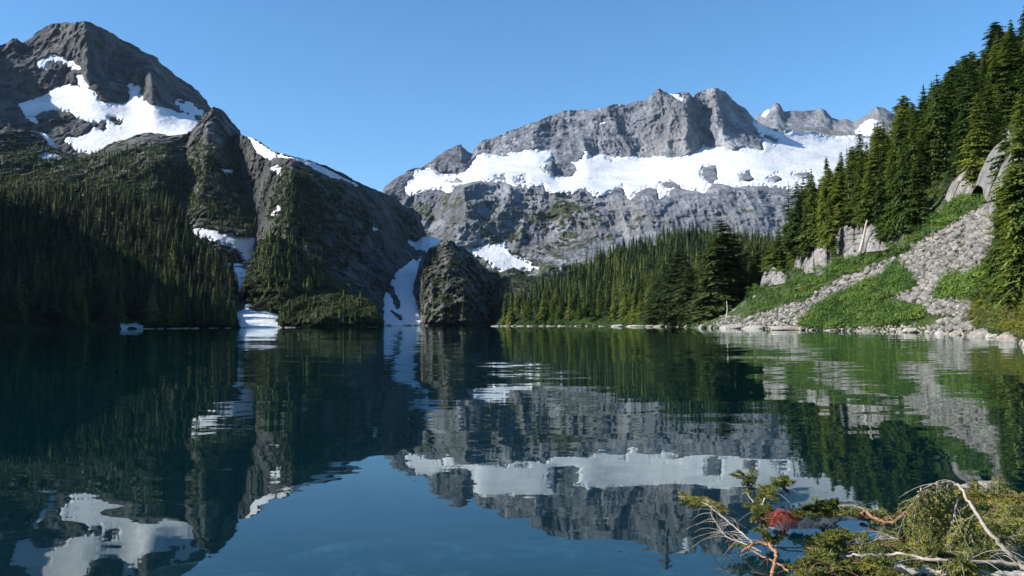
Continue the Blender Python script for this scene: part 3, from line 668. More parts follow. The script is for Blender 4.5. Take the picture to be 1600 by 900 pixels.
M_folbig = foliage_mat('shaded_needles', (0.018,0.034,0.012), (0.034,0.056,0.016), (0.052,0.078,0.022), False, 0.25)
def tree(px, py, rel, height, proto, label, group=None, lean=0.0, rg=random, fat=1.0, name='conifer_tree', mat=None):
    p = at_relief(rel, px, py); root = empty(name, (p[0], p[1], p[2] - 0.4), rg.uniform(0, 6.28))
    s = height / 20.0; root.scale = (s * fat * 1.3, s * fat * 1.3, s); root.rotation_euler.x = lean; root.rotation_euler.y = rg.uniform(-0.045, 0.045)
    for nm, me in zip(('trunk', 'crown'), PROTO[proto]):
        c = bpy.data.objects.new(nm, me); S.collection.objects.link(c); c.parent = root
        if mat and nm == 'crown': c.material_slots[0].link = 'OBJECT'; c.material_slots[0].material = mat
    tag(root, label, 'tree', group); return root

def pixel_h(px, hpx, rel, py): return hpx * at_relief(rel, px, py)[1] / F

def scatter(poly, n, mind, rg, ydist=1.0, tries=30):
    P = np.array(poly, float); lo, hi = P.min(0), P.max(0); pts = []
    for _ in range(n * tries):
        if len(pts) >= n: break
        x, y = rg.uniform(lo[0], hi[0]), rg.uniform(lo[1], hi[1])
        if not inside(np.array([x]), np.array([y]), poly)[0]: continue
        if all((x - a) ** 2 + ((y - b) * ydist) ** 2 > mind * mind for a, b in pts[-400:]): pts.append((x, y))
    return pts

rg = random.Random(7)
# right slope forest: ground polygon from the cliff edge to the ridge
J_for = [(1178,455),(1215,432),(1255,405),(1290,385),(1315,362),(1350,345),(1385,338),(1420,330),(1450,300),(1480,272),(1500,262),(1530,235),(1560,205),(1620,170),(1660,100),(1600,137),(1500,202),(1400,270),(1300,342),(1240,402)]
zones = [(1250, 'dark conifer crowded at the low tip of the right slope forest'), (1330, 'tall dark green conifer packed above the lowest pale cliff'), (1410, 'tall green conifer in the forest above the middle pale cliffs'),
         (1490, 'broad green conifer in the dense forest above the scree'), (1560, 'conifer on the high forested ridge beneath open sky'), (9999, 'conifer at the upper end of the forested slope')]
count = 0
pts = scatter(J_for, 158, 12.5, rg, 1.25)
for (x, y) in pts:
    h = rg.uniform(18, 31) * (0.75 if x < 1230 else 1.0); lab = next(l for q, l in zones if x < q)
    tree(x, y, Jr, h, rg.choice([0,1,2,3,4,5,6,7,8,9,2,7,9]), lab, 'conifers of the right slope forest', rg=rg, fat=rg.uniform(0.85, 1.15)); count += 1
# ridge line trees that make the skyline
for i, x in enumerate(np.arange(1185, 1640, 11)):
    x = x + rg.uniform(-5, 5); y = float(np.interp(x, [a for a, b in J_sil], [b for a, b in J_sil])) + 2
    tree(x, y, Jr, rg.uniform(17, 26), rg.choice([0,1,3,3,4,8,7]), 'slender conifer in the skyline row along the right ridge', 'conifers of the right skyline', rg=rg, fat=rg.uniform(0.8, 1.0)); count += 1
# trees at the lake end of the slope
big = [(1062,500,104,5,1.15,'dark broad crowned conifer on the shore left of the tallest one'), (1128,503,150,2,1.05,'tallest dark conifer standing on the shore point'),
       (1160,496,92,0,1.0,'dark conifer leaning against the right side of the tallest shore conifer'), (1100,502,88,1,1.0,'narrow conifer between the two big dark shore conifers'),
       (1030,502,64,2,1.0,'small round conifer at the left edge of the shore point'), (1145,503,110,2,1.0,'second tall dark conifer right behind the tallest shore one'),
       (1116,502,120,0,1.0,'tall dark conifer tucked just left of the tallest shore one'), (1150,500,128,1,1.1,'slim tall conifer just right of the tallest shore one'), (1172,492,100,2,0.9,'conifer where the shore trees meet the right slope'), (1070,502,98,0,1.0,'tall conifer standing behind the broad crowned one'), (1018,504,52,0,1.0,'small conifer in front of the shore rocks of the spit'), (1138,505,70,5,1.0,'short bushy conifer at the foot of the tallest shore one'),
       (1080,503,82,5,1.0,'bushy conifer right of the broad crowned shore conifer'),(1046,503,84,0,1.1,'dark bushy conifer tight against the broad crowned one on its left')]
for x, y, hp, pr, fat, lab in big:
    r_ = Ih if x < 1120 else Jr
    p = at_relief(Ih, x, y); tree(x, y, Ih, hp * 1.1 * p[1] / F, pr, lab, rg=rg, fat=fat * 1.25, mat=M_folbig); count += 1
# trees at the right edge, close to the water
edge = [(1600,455,320,3,'tall dark conifer near the water at the right end of the scree'), (1566,440,150,1,'dark conifer beside the upper scree edge'), (1584,470,180,0,'bushy dark conifer low at the right scree edge'),
        (1612,440,300,3,'slim conifer behind the tall one at the lake edge'), (1566,395,110,3,'slim dark conifer at the top right corner of the scree'), (1600,330,200,1,'dark conifer above the right end of the scree'),(1575,330,160,4,'sparse conifer at the head of the scree')]
for x, y, hp, pr, lab in edge:
    tree(x, y, Jr, pixel_h(x, hp, Jr, y), pr, lab, rg=rg, fat=1.0); count += 1
# front rows of the middle hill
I_front = [(785,506),(800,497),(860,488),(960,478),(1040,470),(1170,470),(1170,500),(1040,503),(960,503),(860,505)]
for (x, y) in scatter(I_front, 95, 11, rg, 1.6):
    z_ = 'dark pointed conifer in the shore row of the middle hill, near the cleft' if x < 880 else ('conifer in the shore row below the middle of the forested hill' if x < 980 else 'conifer in the shore row near the shore point')
    tree(x, y, Ih, rg.uniform(15, 24), rg.choice([0,1,3,4,6,7,8,9]), z_, 'conifers along the middle shore', rg=rg, fat=rg.uniform(0.75, 1.05)); count += 1
print('trees', count)

# merged far forests
def low_protos(n, seed, R0, nw, nb, det=0):
    out = []
    for i in range(n):
        cv, cf = conifer_crown(seed + i, 20, R0 * (0.8 + 0.1 * i), nw, nb, det, z0=0.06, gap=0.08, droop=0.45)
        tv, tf = trunk_mesh(seed + i, 15, 0.2, sides=4, segs=2)
        RR = R0 * (0.8 + 0.1 * i) * 0.52; kv = []; kf = []; rk = np.random.default_rng(seed + i)  # opaque inner core cone, added so the sparse crown shades itself
        for a_ in range(5):
            for b_ in range(6): kv.append((RR * (1 - a_ / 4.4) * rk.uniform(0.7, 1.2) * math.cos(b_ * 1.047), RR * (1 - a_ / 4.4) * rk.uniform(0.7, 1.2) * math.sin(b_ * 1.047), 1.5 + a_ * 4.1))
        for a_ in range(4):
            for b_ in range(6): kf.append((a_*6+b_, a_*6+(b_+1)%6, (a_+1)*6+(b_+1)%6, (a_+1)*6+b_))
        n1_, n2_ = len(cv), len(cv) + len(tv)
        out.append((np.concatenate([cv, tv, np.array(kv)]), np.concatenate([cf, tf + n1_, np.array(kf) + n2_])))
    return out
LOW = low_protos(8, 300, 3.3, 17, 7, 1)
VLOW = low_protos(4, 400, 3.4, 12, 5, 1)
def forest(name, items, protos, mat, label, kind='stuff', seed=1):
    """items: (point, height, fatness, tint)"""
    rg = np.random.default_rng(seed); Vs = []; Fs = []; Ts = []; off = 0
    for p, h, fat, tint in items:
        v, f = protos[rg.integers(len(protos))]; s = h / 20.0; a = rg.uniform(0, 6.28); c, sn = math.cos(a), math.sin(a)
        w_ = np.stack([(v[:, 0] * c - v[:, 1] * sn) * s * fat, (v[:, 0] * sn + v[:, 1] * c) * s * fat, v[:, 2] * s], 1) + np.array([p[0], p[1], p[2] - 0.3])
        Vs.append(w_); Fs.append(f + off); off += len(v); Ts.append(np.full(len(v), tint))
    o = mesh_obj(name, np.concatenate(Vs), np.concatenate(Fs), mat, attrs={'tint': np.concatenate(Ts)})
    tag(o, label, kind=kind); return o
def items_in(poly, n, mind, rel, hmin, hmax, rg, yd=1.4, tint=(0, 0.8), fat=(0.8, 1.1)):
    out = []
    for x, y in scatter(poly, n, mind, rg, yd, 8):
        t = tint[0] + (tint[1] - tint[0]) * (0.5 + 0.5 * float(fbm(x / 30, y / 18, 0.2, 3, 8)) + rg.uniform(-0.3, 0.3))
        out.append((at_relief(rel, x, y), rg.uniform(hmin, hmax), rg.uniform(*fat), min(max(t, 0), 1)))
    return out
mid_poly = [(790,494),(830,476),(880,450),(920,428),(960,406),(1000,392),(1050,378),(1100,374),(1150,378),(1200,385),(1240,420),(1230,470),(1170,480),(1040,480),(960,486),(860,494)]
def rim(rel, sil, x0, x1, st, h0, h1, dy=2):
    xs = np.arange(x0, x1, st); return [(at_relief(rel, x, float(np.interp(x, [a for a, b in sil], [b for a, b in sil])) + dy), rg.uniform(h0, h1), rg.uniform(0.7, 1.0), rg.random()) for x in xs]
forest('forest', rim(Ih, I_sil, 790, 1230, 5.5, 15, 25) + items_in(mid_poly, 800, 5.6, Ih, 11, 27, rg, tint=(-0.2, 1.0), fat=(0.95,1.5)), LOW, M_folfar, 'dense conifer forest covering the middle hill', seed=2)
left_poly = [(-60,310),(0,316),(50,318),(115,315),(160,315),(200,313),(240,317),(262,327),(275,340),(290,355),(300,374),(320,392),(345,412),(362,430),(370,450),(372,500),(340,508),(200,506),(0,508),(-60,508)]
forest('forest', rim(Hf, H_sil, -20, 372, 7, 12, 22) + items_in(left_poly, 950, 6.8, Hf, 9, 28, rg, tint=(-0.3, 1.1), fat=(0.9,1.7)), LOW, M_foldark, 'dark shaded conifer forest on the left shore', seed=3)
# the sunlit trees by the left shore
lit_poly = [(262,505),(275,490),(300,480),(330,478),(345,490),(365,498),(370,508),(300,510),(262,509)]
forest('shore_conifers', items_in(lit_poly, 70, 3.5, Hf, 9, 20, rg, tint=(0.4, 1.0), fat=(0.6, 0.9)), LOW, M_folfar, 'thin sunlit conifers clustered by the left shore', seed=4)
# small trees scattered over the rocks
def bumps(poly, n, md, rel, a, b, tint=(0, 0.8)): return items_in(poly, n, md, rel, a, b, rg, tint=tint, fat=(1.0, 1.8))
it = bumps([(-20,260),(60,225),(110,250),(180,235),(260,225),(290,290),(300,330),(240,312),(0,312)], 420, 5, E2, 7, 16, (-0.3,1.1))
it += bumps([(300,240),(370,230),(420,300),(420,370),(330,360),(290,330)], 170, 5, E2, 6, 15, (-0.3,1.1))
it += bumps([(395,410),(412,376),(435,370),(470,392),(505,418),(515,450),(430,470)], 120, 6, Kn, 7, 15, (-0.3,1.1))
it += bumps([(440,480),(470,466),(530,460),(570,468),(592,490),(590,508),(440,508)], 90, 7, Pm, 3, 9, (0.0, 1.1))
it += bumps([(655,440),(670,395),(700,378),(735,405),(770,440),(785,470),(790,505),(670,505)], 110, 5.5, Fb, 5, 13, (-0.2,1.1))
it += bumps([(745,470),(775,432),(800,422),(850,436),(890,448),(880,490),(790,500)], 100, 5.5, F2, 7, 15, (-0.2,1.1))
it += bumps([(420,262),(470,270),(540,300),(560,350),(480,420),(420,340)], 170, 6, Wl, 6, 13, (-0.3, 0.9)); it += bumps([(440,285),(452,268),(480,280),(490,330),(470,370),(440,340)], 90, 5, Wl, 6, 13, (-0.2, 1.0))
forest('mountain_scrub', it, VLOW, M_folfar, 'scattered dark scrub trees on the rocky slopes above the lake', seed=5)

# ------------------------------------------------------------------ shrubs
def leaf_clump(seed, n, r, leaf):
    rg = np.random.default_rng(seed)
    d = rg.normal(size=(n, 3)); d /= np.linalg.norm(d, axis=1)[:, None]; d[:, 2] = np.abs(d[:, 2]) 
    rad = r * rg.uniform(0.55, 1.05, n)[:, None] * (1 + 0.2 * np.sin(d[:, :1] * 5 + seed))
    c = d * rad * np.array([1, 1, 0.8])
    t = rg.normal(size=(n, 3)); t -= (t * d).sum(1)[:, None] * d * 0.6; t /= np.linalg.norm(t, axis=1)[:, None]
    b = np.cross(d, t); b /= np.linalg.norm(b, axis=1)[:, None]
    s = leaf * rg.uniform(0.6, 1.3, n)[:, None]
    V = np.stack([c - t * s, c + b * s * 0.5, c + t * s, c - b * s * 0.5], 1).reshape(-1, 3)
    return V, np.arange(n * 4).reshape(-1, 4)
CL = [leaf_clump(s, 300, 1.0, 0.10) for s in range(5)]
CLB = [leaf_clump(s + 20, 320, 1.0, 0.11) for s in range(4)]
def shrubs(name, polys, rel, mat, label, seed, protos=CL, smin=0.8, smax=1.9, md=7, yd=1.3, n=400, kind='stuff', tint=(0, 1), tall=1.0):
    rg2 = random.Random(seed); its = []
    for poly in polys:
        for x, y in scatter(poly, n, md, rg2, yd, 8):
            t = 0.5 + 0.6 * float(fbm(x / 22, y / 12, 0.2, 3, 18)) + rg2.uniform(-0.25, 0.25)
            its.append((at_relief(rel, x, y), 20 * rg2.uniform(smin, smax) * tall, rg2.uniform(0.9, 1.3) / tall, min(max(tint[0] + t * (tint[1] - tint[0]), 0), 1)))
    return forest(name, its, protos, mat, label, kind, seed)
P2 = [(1160,482),(1180,458),(1240,440),(1290,412),(1350,398),(1385,388),(1430,368),(1440,350),(1480,328),(1500,312),(1540,300),(1560,312),(1540,320),(1500,343),(1450,372),(1405,398),(1370,412),(1330,428),(1285,450),(1262,468),(1215,482),(1165,496)]
P3 = [(1252,508),(1268,484),(1300,464),(1340,446),(1385,428),(1408,412),(1430,432),(1438,444),(1420,456),(1392,464),(1372,468),(1384,474),(1440,476),(1450,490),(1440,496),(1400,505),(1330,512),(1270,513)]
P3b = [(1405,505),(1440,497),(1500,494),(1480,505),(1440,511),(1405,512)]
P4 = [(1466,464),(1470,446),(1500,430),(1525,420),(1545,424),(1560,430),(1540,460),(1520,466)]
P5 = [(1514,504),(1515,472),(1540,440),(1570,420),(1620,400),(1640,525),(1560,512)]
shrubs('shrubbery', [P2, P3, P4], Jr, M_shrub, 'bright green alder thicket on the slope beside the scree', 21, n=620, md=5.6, smin=0.8, smax=2.6, tint=(-0.15, 1.15))
shrubs('undergrowth', [P5, [(1540,300),(1600,250),(1640,250),(1640,420),(1590,420)]], Jr, M_gold, 'yellow green bushes by the right end of the shore', 22, protos=CLB, n=320, md=6, smin=0.5, smax=1.1)
shrubs('low_plants', [P3b, [(1385,330),(1420,330),(1450,345),(1440,372),(1395,385)], [(1500,300),(1560,290),(1575,300),(1545,318),(1505,330)]], Jr, M_shrub, 'low bright green plants between the rocks', 23, smin=0.25, smax=0.5, n=350, md=4, tint=(0.5, 1.2))
shrubs('shore_bushes', [[(795,508),(820,500),(900,498),(1000,496),(1050,492),(1120,494),(1122,507),(1000,508),(860,508)]], Ih, M_shrub, 'green bushes lining the middle shore', 24, smin=1.2, smax=2.6, n=300, md=4, tint=(-0.1, 0.8))
shrubs('shore_bushes', [[(190,506),(220,490),(262,480),(280,500),(278,510),(235,508)],[(440,508),(450,485),(520,480),(585,490),(590,509)]], Hf, M_shrub, 'low bushes on the left shore', 25, smin=1.2, smax=2.4, n=90, md=5, tint=(-0.2, 0.5))
shrubs('shrubbery', [[(1180,462),(1260,420),(1310,395),(1360,375),(1420,352),(1470,312),(1500,285),(1540,250),(1600,200),(1600,180),(1530,215),(1450,275),(1400,310),(1300,365),(1230,420)]], Jr, M_folfar, 'dark brush under the trees of the right slope forest', 26, smin=1.2, smax=2.2, n=450, md=6, tint=(0, 0.9))

M_brush = foliage_mat('mountain_heather', (0.014,0.024,0.011), (0.034,0.048,0.018), (0.068,0.082,0.030), True, 0.25)
CLS = [leaf_clump(s_ + 60, 110, 1.0, 0.20) for s_ in range(5)]
def brush_items(poly, n, md, rel, a, b, tint=(0, 1)):
    out = []
    for x, y in scatter(poly, n, md, rg, 1.2, 6):
        if float(fbm(x / 16.0, y / 11.0, 0.7, 3, 77)) < -0.12: continue
        out.append((at_relief(rel, x, y), 20 * rg.uniform(a, b), rg.uniform(0.9, 1.5), min(max(tint[0] + (tint[1] - tint[0]) * (0.5 + 0.6 * float(fbm(x / 20, y / 12, 3.2, 2, 8)) + rg.uniform(-0.25, 0.25)), 0), 1)))
    return out
bi = brush_items([(-20,225),(60,222),(110,250),(180,240),(260,228),(300,260),(300,350),(240,318),(0,318)], 720, 3.6, E2, 3, 7)
bi += brush_items([(300,225),(345,200),(375,240),(420,300),(430,370),(330,362),(290,330)], 420, 3.8, E2, 3, 7)
bi += brush_items([(385,440),(403,385),(420,368),(445,376),(470,392),(505,418),(530,450),(500,468),(440,480),(400,500)], 420, 3.4, Kn, 2.5, 5.5)
bi += brush_items([(436,500),(442,475),(470,465),(530,459),(570,467),(592,488),(594,509),(440,510)], 380, 3.2, Pm, 1.2, 3.2)
bi += brush_items([(650,480),(655,430),(670,395),(700,377),(735,405),(770,440),(785,470),(790,508),(668,508)], 210, 3.6, Fb, 2.0, 5.0, (-0.2, 0.8))
bi += brush_items([(745,470),(775,432),(800,422),(850,434),(890,446),(880,490),(790,505)], 260, 3.6, F2, 2.5, 5.5)
bi += brush_items([(425,262),(470,262),(540,300),(580,350),(540,420),(480,420),(420,340)], 500, 4.2, Wl, 3, 6, (-0.2, 0.8))
bi += brush_items([(620,325),(640,325),(655,350),(660,365),(640,370)], 30, 4.2, Wl, 3, 6, (-0.2, 0.8))
forest('mountain_brush', bi, CLS, M_brush, 'low dark brush clinging to the rocky slopes above the lake', seed=52)
bi = brush_items([(-60,316),(240,320),(290,356),(362,430),(372,505),(0,508),(-60,508)], 900, 5, Hf, 2, 6)
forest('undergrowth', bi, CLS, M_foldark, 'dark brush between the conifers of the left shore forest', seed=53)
bi = brush_items([(680,345),(800,300),(900,305),(960,330),(900,380),(850,400),(760,370),(690,360)], 260, 4, C, 3, 8, (0.3, 1.1))
bi += brush_items([(850,250),(890,262),(900,272),(860,274)], 14, 4, C, 5, 9)
forest('cliff_brush', bi, CLS, M_brush, 'thin green heather and brush on ledges of the big grey cliff', seed=54)
# ------------------------------------------------------------------ rocks
def rock_proto(seed, n=2, flat=0.7, ang=0.28):
    import bmesh
    bm = bmesh.new(); bmesh.ops.create_icosphere(bm, subdivisions=n, radius=1.0)
    V = np.array([v.co[:] for v in bm.verts]); Fc = np.array([[v.index for v in f.verts] for f in bm.faces]); bm.free()
    rg = np.random.default_rng(seed)
    for _ in range(9):                         # cut flat faces
        d = rg.normal(size=3); d /= np.linalg.norm(d); c = rg.uniform(0.45, 0.85); k = V @ d; V = V - np.maximum(k - c, 0)[:, None] * d
    V = V * (1 + ang * 0.3 * fbm(V[:, 0] * 2, V[:, 1] * 2, V[:, 2] * 2, 3, seed))[:, None]
    V *= np.array([rg.uniform(0.8, 1.3), rg.uniform(0.7, 1.1), flat]); return V, Fc
ROCKS = [rock_proto(s, 1, 0.6) for s in range(6)]
def scree(name, polys, n, md, smin, smax, rel, label, seed, mat):
    rg2 = random.Random(seed); nr = np.random.default_rng(seed); Vs = []; Fs = []; Ts = []; off = 0
    for poly, cnt in polys:
        for x, y in scatter(poly, cnt, md, rg2, 1.2, 6):
            p = at_relief(rel, x, y); v, f = ROCKS[rg2.randrange(len(ROCKS))]; s = smin + (smax - smin) * rg2.random() ** 4.5
            R_ = np.array(Euler((rg2.uniform(-0.6, 0.6), rg2.uniform(-0.6, 0.6), rg2.uniform(0, 6.3))).to_matrix())
            Vs.append((v * s) @ R_.T + p + np.array([0, 0, s * 0.1])); Fs.append(f + off); off += len(v); Ts.append(np.full(len(v), rg2.random()))
    o = mesh_obj(name, np.concatenate(Vs), np.concatenate(Fs), mat, attrs={'tint': np.concatenate(Ts)}); tag(o, label, kind='stuff')
scr1 = [(1405,405),(1450,373),(1500,343),(1545,320),(1563,322),(1560,350),(1548,380),(1532,422),(1500,432),(1470,446),(1465,465),(1518,468),(1514,500),(1525,516),(1450,514),(1470,504),(1505,494),(1452,490),(1445,476),(1390,466),(1422,456),(1440,445),(1430,432),(1412,414)]
scr2 = [(1118,512),(1128,492),(1160,497),(1215,483),(1262,469),(1288,450),(1330,430),(1372,412),(1400,404),(1385,425),(1340,445),(1300,462),(1268,482),(1250,508),(1200,512)]
scree('scree', [(scr1, 5200), (scr2, 2600)], 0, 1.2, 0.18, 1.35, Jr, 'grey scree of broken boulders spilling down to the lake', 31, M_scree)

def blob(seed, sx, sy, sz, n=4, cuts=14, rough=0.12):
    V, Fc = rock_proto(seed, n, 1.0, 0.5)
    rg = np.random.default_rng(seed + 5)
    for _ in range(cuts):
        d = rg.normal(size=3); d /= np.linalg.norm(d); c = rg.uniform(0.5, 0.8); k = V @ d; V = V - np.maximum(k - c, 0)[:, None] * d * 0.9
    V = V * (1 + rough * ridged(V[:, 0] * 1.5, V[:, 1] * 1.5, V[:, 2] * 0.8, 4, seed))[:, None]
    return V * np.array([sx, sy, sz]), Fc
# pale cliffs at the foot of the forest: each a steep body with its own top and foot line
def cliff(top, foot, lab, seed, tint=0.5, amp=1.6):
    top = [(a, b + 5) for a, b in top]; x0, x1 = top[0][0], top[-1][0]; st = 1.0; X = np.arange(x0, x1 + st, st)
    tp = np.interp(X, [p[0] for p in top], [p[1] for p in top]) + 2.5 * fbm(X / 5, 0.1, seed, 3, seed) + 3.5 * np.round(vnoise(X / 4.5, 0.4, seed, seed + 9) * 1.5); fp = np.interp(X, [p[0] for p in foot], [p[1] for p in foot])
    xm, ym = (x0 + x1) / 2, float(np.mean(fp)); Df = np.array([at_relief(Jr, x, y)[1] for x, y in zip(X, fp)]) ; Df = blur(Df[None], 4, 1)[0]
    nrow = 44; t = np.linspace(0, 1, nrow)[:, None]; PX = np.repeat(X[None], nrow, 0); PY = fp + 6 + (tp - fp - 6) * t
    edge = np.minimum(1, np.minimum(X - x0, x1 - X) / (0.18 * (x1 - x0)))[None]
    Dg = Df[None] * (0.985 + 0.03 * t) + 1.5 * (1 - edge) ** 2
    P = unproj(PX, PY, Dg); q = P / 6.0
    a = np.floor((vnoise(q[..., 0] * 0.8 + 0.35 * q[..., 2], 0.3, q[..., 2] * 0.6, seed)) * 3.5) / 3.5
    b = ridged(q[..., 0] * 2.2 + q[..., 2] * 0.5, 0.7, q[..., 2] * 0.9, 4, seed + 3)
    c_ = np.floor(vnoise(q[..., 0] * 3.1 - 0.7 * q[..., 2], 1.3, q[..., 2] * 1.4, seed + 11) * 3) / 3
    P = unproj(PX, PY, Dg - amp * (a * 1.3 + b * 0.4 + c_ * 0.6) * (0.5 + 0.5 * edge))
    back = P[-1].copy(); rows = []
    for kk in range(1, 5): rows.append(back + np.array([0.0, 2.2 * kk, -0.4 * kk * kk]))
    V = np.concatenate([P, np.array(rows)]); n0, n1 = V.shape[:2]; ids = np.arange(n0 * n1).reshape(n0, n1)
    Fc = np.stack([ids[:-1, :-1], ids[:-1, 1:], ids[1:, 1:], ids[1:, :-1]], -1).reshape(-1, 4)
    tag(mesh_obj('rock_outcrop', V.reshape(-1, 3), Fc, M_cliff, attrs={'tint': np.full(n0 * n1, tint)}), lab, 'cliff')
cliff([(1243,398),(1252,385),(1262,392),(1270,386),(1276,404)], [(1243,412),(1260,422),(1276,418)], 'pale grey cliff lowest on the slope under the forest edge', 1, 0.5)
cliff([(1264,392),(1278,372),(1292,374),(1300,390),(1302,402)], [(1264,420),(1280,426),(1302,408)], 'smooth pale cliff face right of the lowest one', 2, 0.62)
cliff([(1308,360),(1318,350),(1340,350),(1352,356)], [(1308,395),(1330,400),(1352,388)], 'blocky brownish cliff above the green thicket', 3, 0.35)
cliff([(1350,352),(1356,340),(1370,350),(1385,368),(1400,362),(1408,366)], [(1350,388),(1375,386),(1408,380)], 'pale ragged cliff beside the leaning dead trunk', 4, 0.6)
cliff([(1396,348),(1402,342),(1414,344),(1421,350)], [(1396,380),(1410,384),(1421,372)], 'square pale cliff at the top of the green strip', 5, 0.55)
cliff([(1411,318),(1418,308),(1428,322),(1438,336)], [(1411,336),(1424,340),(1438,346)], 'small pale slab peeking out under the big trees', 6, 0.6)
cliff([(1494,275),(1500,266),(1514,266),(1528,278),(1534,288)], [(1494,300),(1515,305),(1534,298)], 'cream coloured cliff block above the scree', 7, 0.75)
cliff([(1535,285),(1543,262),(1552,240),(1562,222),(1578,212),(1592,230),(1600,250)], [(1535,296),(1560,308),(1600,310)], 'tall grey cliff at the head of the scree', 8, 0.45, 2.6)
cliff([(1552,215),(1562,200),(1575,198),(1584,212)], [(1552,232),(1568,238),(1584,240)], 'upper grey crag between the ridge trees', 9, 0.5)
cliff([(1178,438),(1192,424),(1206,416),(1222,420),(1232,428)], [(1178,448),(1205,440),(1232,436)], 'low reddish outcrop at the left end of the thicket', 10, 0.5)
CLIFF_EDGE = []
for (ex, ey, ew) in [(1243,414,8),(1256,422,8),(1270,424,8),(1284,428,9),(1298,418,9),(1310,400,9),(1325,404,9),(1340,402,8),(1352,394,8),(1366,392,9),(1380,390,8),(1396,386,9),(1412,384,9),(1424,374,8),(1412,340,7),(1426,345,7),(1438,348,7),(1496,304,9),(1512,308,9),(1528,304,9),(1540,306,9),(1560,312,10),(1580,314,10),
                     (1238,392,9),(1250,384,8),(1268,376,9),(1302,384,9),(1308,356,8),(1320,347,8),(1338,346,8),(1352,342,6),(1372,350,7),(1390,362,8),(1408,345,7),(1422,352,8),(1440,336,8),(1405,314,7),(1490,272,9),(1505,263,9),(1535,272,10),(1530,286,9),(1548,236,9),(1590,224,10),(1176,444,8),(1190,448,8),(1210,446,8),(1230,440,8),(1200,416,7),(1222,418,8)]:
    for q_ in range(5): CLIFF_EDGE.append((ex + random.Random(ex * 7 + q_).uniform(-8, 8), ey + random.Random(ey * 3 + q_).uniform(-3, 5), ew))
# bleached dead trunk leaning on the cliff
def tube(path, radii, sides=7, rough=0.0, seed=0):
    """path (n,3) -> tapered tube, ends closed"""
    P = np.asarray(path, float); n = len(P); T = np.gradient(P, axis=0); T /= np.linalg.norm(T, axis=1)[:, None] + 1e-9
    V = []; Fc = []; ref = np.array([0.3, 0.2, 0.93])
    rgn = np.random.default_rng(seed); jit = 1 + rough * rgn.uniform(-1, 1, (n, sides))
    for i in range(n):
        a = np.cross(T[i], ref); a /= np.linalg.norm(a) + 1e-9; b = np.cross(T[i], a)
        for q in range(sides):
            an = 2 * math.pi * q / sides; V.append(P[i] + (a * math.cos(an) + b * math.sin(an)) * radii[i] * jit[i, q])
    for i in range(n - 1):
        for q in range(sides):
            r = (q + 1) % sides; Fc.append((i*sides+q, i*sides+r, (i+1)*sides+r, (i+1)*sides+q))
    for base in (0, (n - 1) * sides):
        V.append(P[0] if base == 0 else P[-1]); c = len(V) - 1
        for q in range(sides): Fc.append((c, base + q, base + (q + 1) % sides, base + (q + 1) % sides))
    V = np.array(V); Q = [f for f in Fc if f[2] != f[3]]; Tt = [f[:3] for f in Fc if f[2] == f[3]]
    return V, np.array(Q), np.array(Tt)
pa = at_relief(Jr, 1346, 392); Dp = pa[1] - 4
pth = [unproj(x, y, Dp) for x, y in ((1343,394),(1346,384),(1349,372),(1353,352),(1355,344))]
v_, q_, t_ = tube(pth, [0.42,0.38,0.34,0.28,0.2], 7)
tag(mesh_obj('dead_trunk', v_, [q_, t_], M_dead, smooth=True), 'bleached dead trunk leaning against the pale cliff', 'dead tree')
for i, (x, y0, y1, rr) in enumerate([(1135,496,470,0.3),(1348,345,300,0.22)]):
    D_ = at_relief(Jr, x, y0)[1] - 3; v_, q_, t_ = tube([unproj(x + 1.5 * math.sin(t * 3 + i), y0 + (y1 - y0) * t, D_) for t in np.linspace(0, 1, 6)], [rr * (1 - 0.6 * t) for t in np.linspace(0, 1, 6)], 7)
    tag(mesh_obj('dead_trunk', v_, [q_, t_], M_dead, smooth=True), ['grey broken snag on the rocks beneath the big shore conifers', 'bare grey trunk rising among the green conifers above the leaning one'][i], 'dead tree')

its_ = []
for q_, (ex, ey, ew) in enumerate(CLIFF_EDGE):
    dq = at_relief(Jr, ex, ey + (30 if q_ >= 115 else 0))[1] - (1.0 if q_ >= 115 else 3.0); its_.append((unproj(ex, ey + 3, dq), 20 * ew * dq / F * 0.6, 1.1, (q_ * 0.37) % 1.0))
forest('undergrowth', its_, CL, M_shrub, 'green brush growing over and under the pale cliffs', seed=41)
for q_, (ex, ey) in enumerate([(1247,396),(1259,394),(1272,384),(1287,376),(1299,392),(1312,358),(1327,354),(1341,354),(1360,350),(1378,366),(1397,362),(1412,350),(1420,326),(1436,340),(1497,274),(1512,270),(1530,284),(1545,262),(1557,244)]):
    dq = at_relief(Jr, ex, ey + 32)[1] + 1.0; b_ = unproj(ex, ey + 5, dq); r_ = tree(ex, ey, Jr, random.Random(q_).uniform(14, 25), [0,3,1,9,6,2,8,4][q_ % 8], 'conifer rooted on the very edge of a pale cliff', 'conifers on the cliff edges', rg=random.Random(q_ + 50), fat=0.9); r_.location = b_
# shore stones
SH = [blob(600 + i, 1, 1, 1, 3, 12, 0.22) for i in range(5)]
SHM = []
for i, (v, f) in enumerate(SH):
    t_ = mesh_obj('shore_rock', v, f, M_shore, smooth=False, attrs={'tint': np.full(len(v), 0.3 + 0.15 * i)}); SHM.append(t_.data); bpy.data.objects.remove(t_)
def shore_rock(px, D, wpx, hpx, lab, group, i):
    k = D / F; x = (px - 800) / F * D
    o = bpy.data.objects.new('shore_rock', SHM[i % 5]); S.collection.objects.link(o)
    o.location = (x, D, hpx * k * 0.15); o.scale = (wpx * k * 0.6, wpx * k * 0.45, hpx * k * 0.95); o.rotation_euler = (0, 0, (i * 1.7) % 0.8 - 0.4); tag(o, lab, 'rock', group)
wl_ = [(1085,513),(1140,513.5),(1180,514),(1250,516.5),(1330,518),(1400,519.5),(1460,522),(1500,525),(1560,532),(1600,545)]
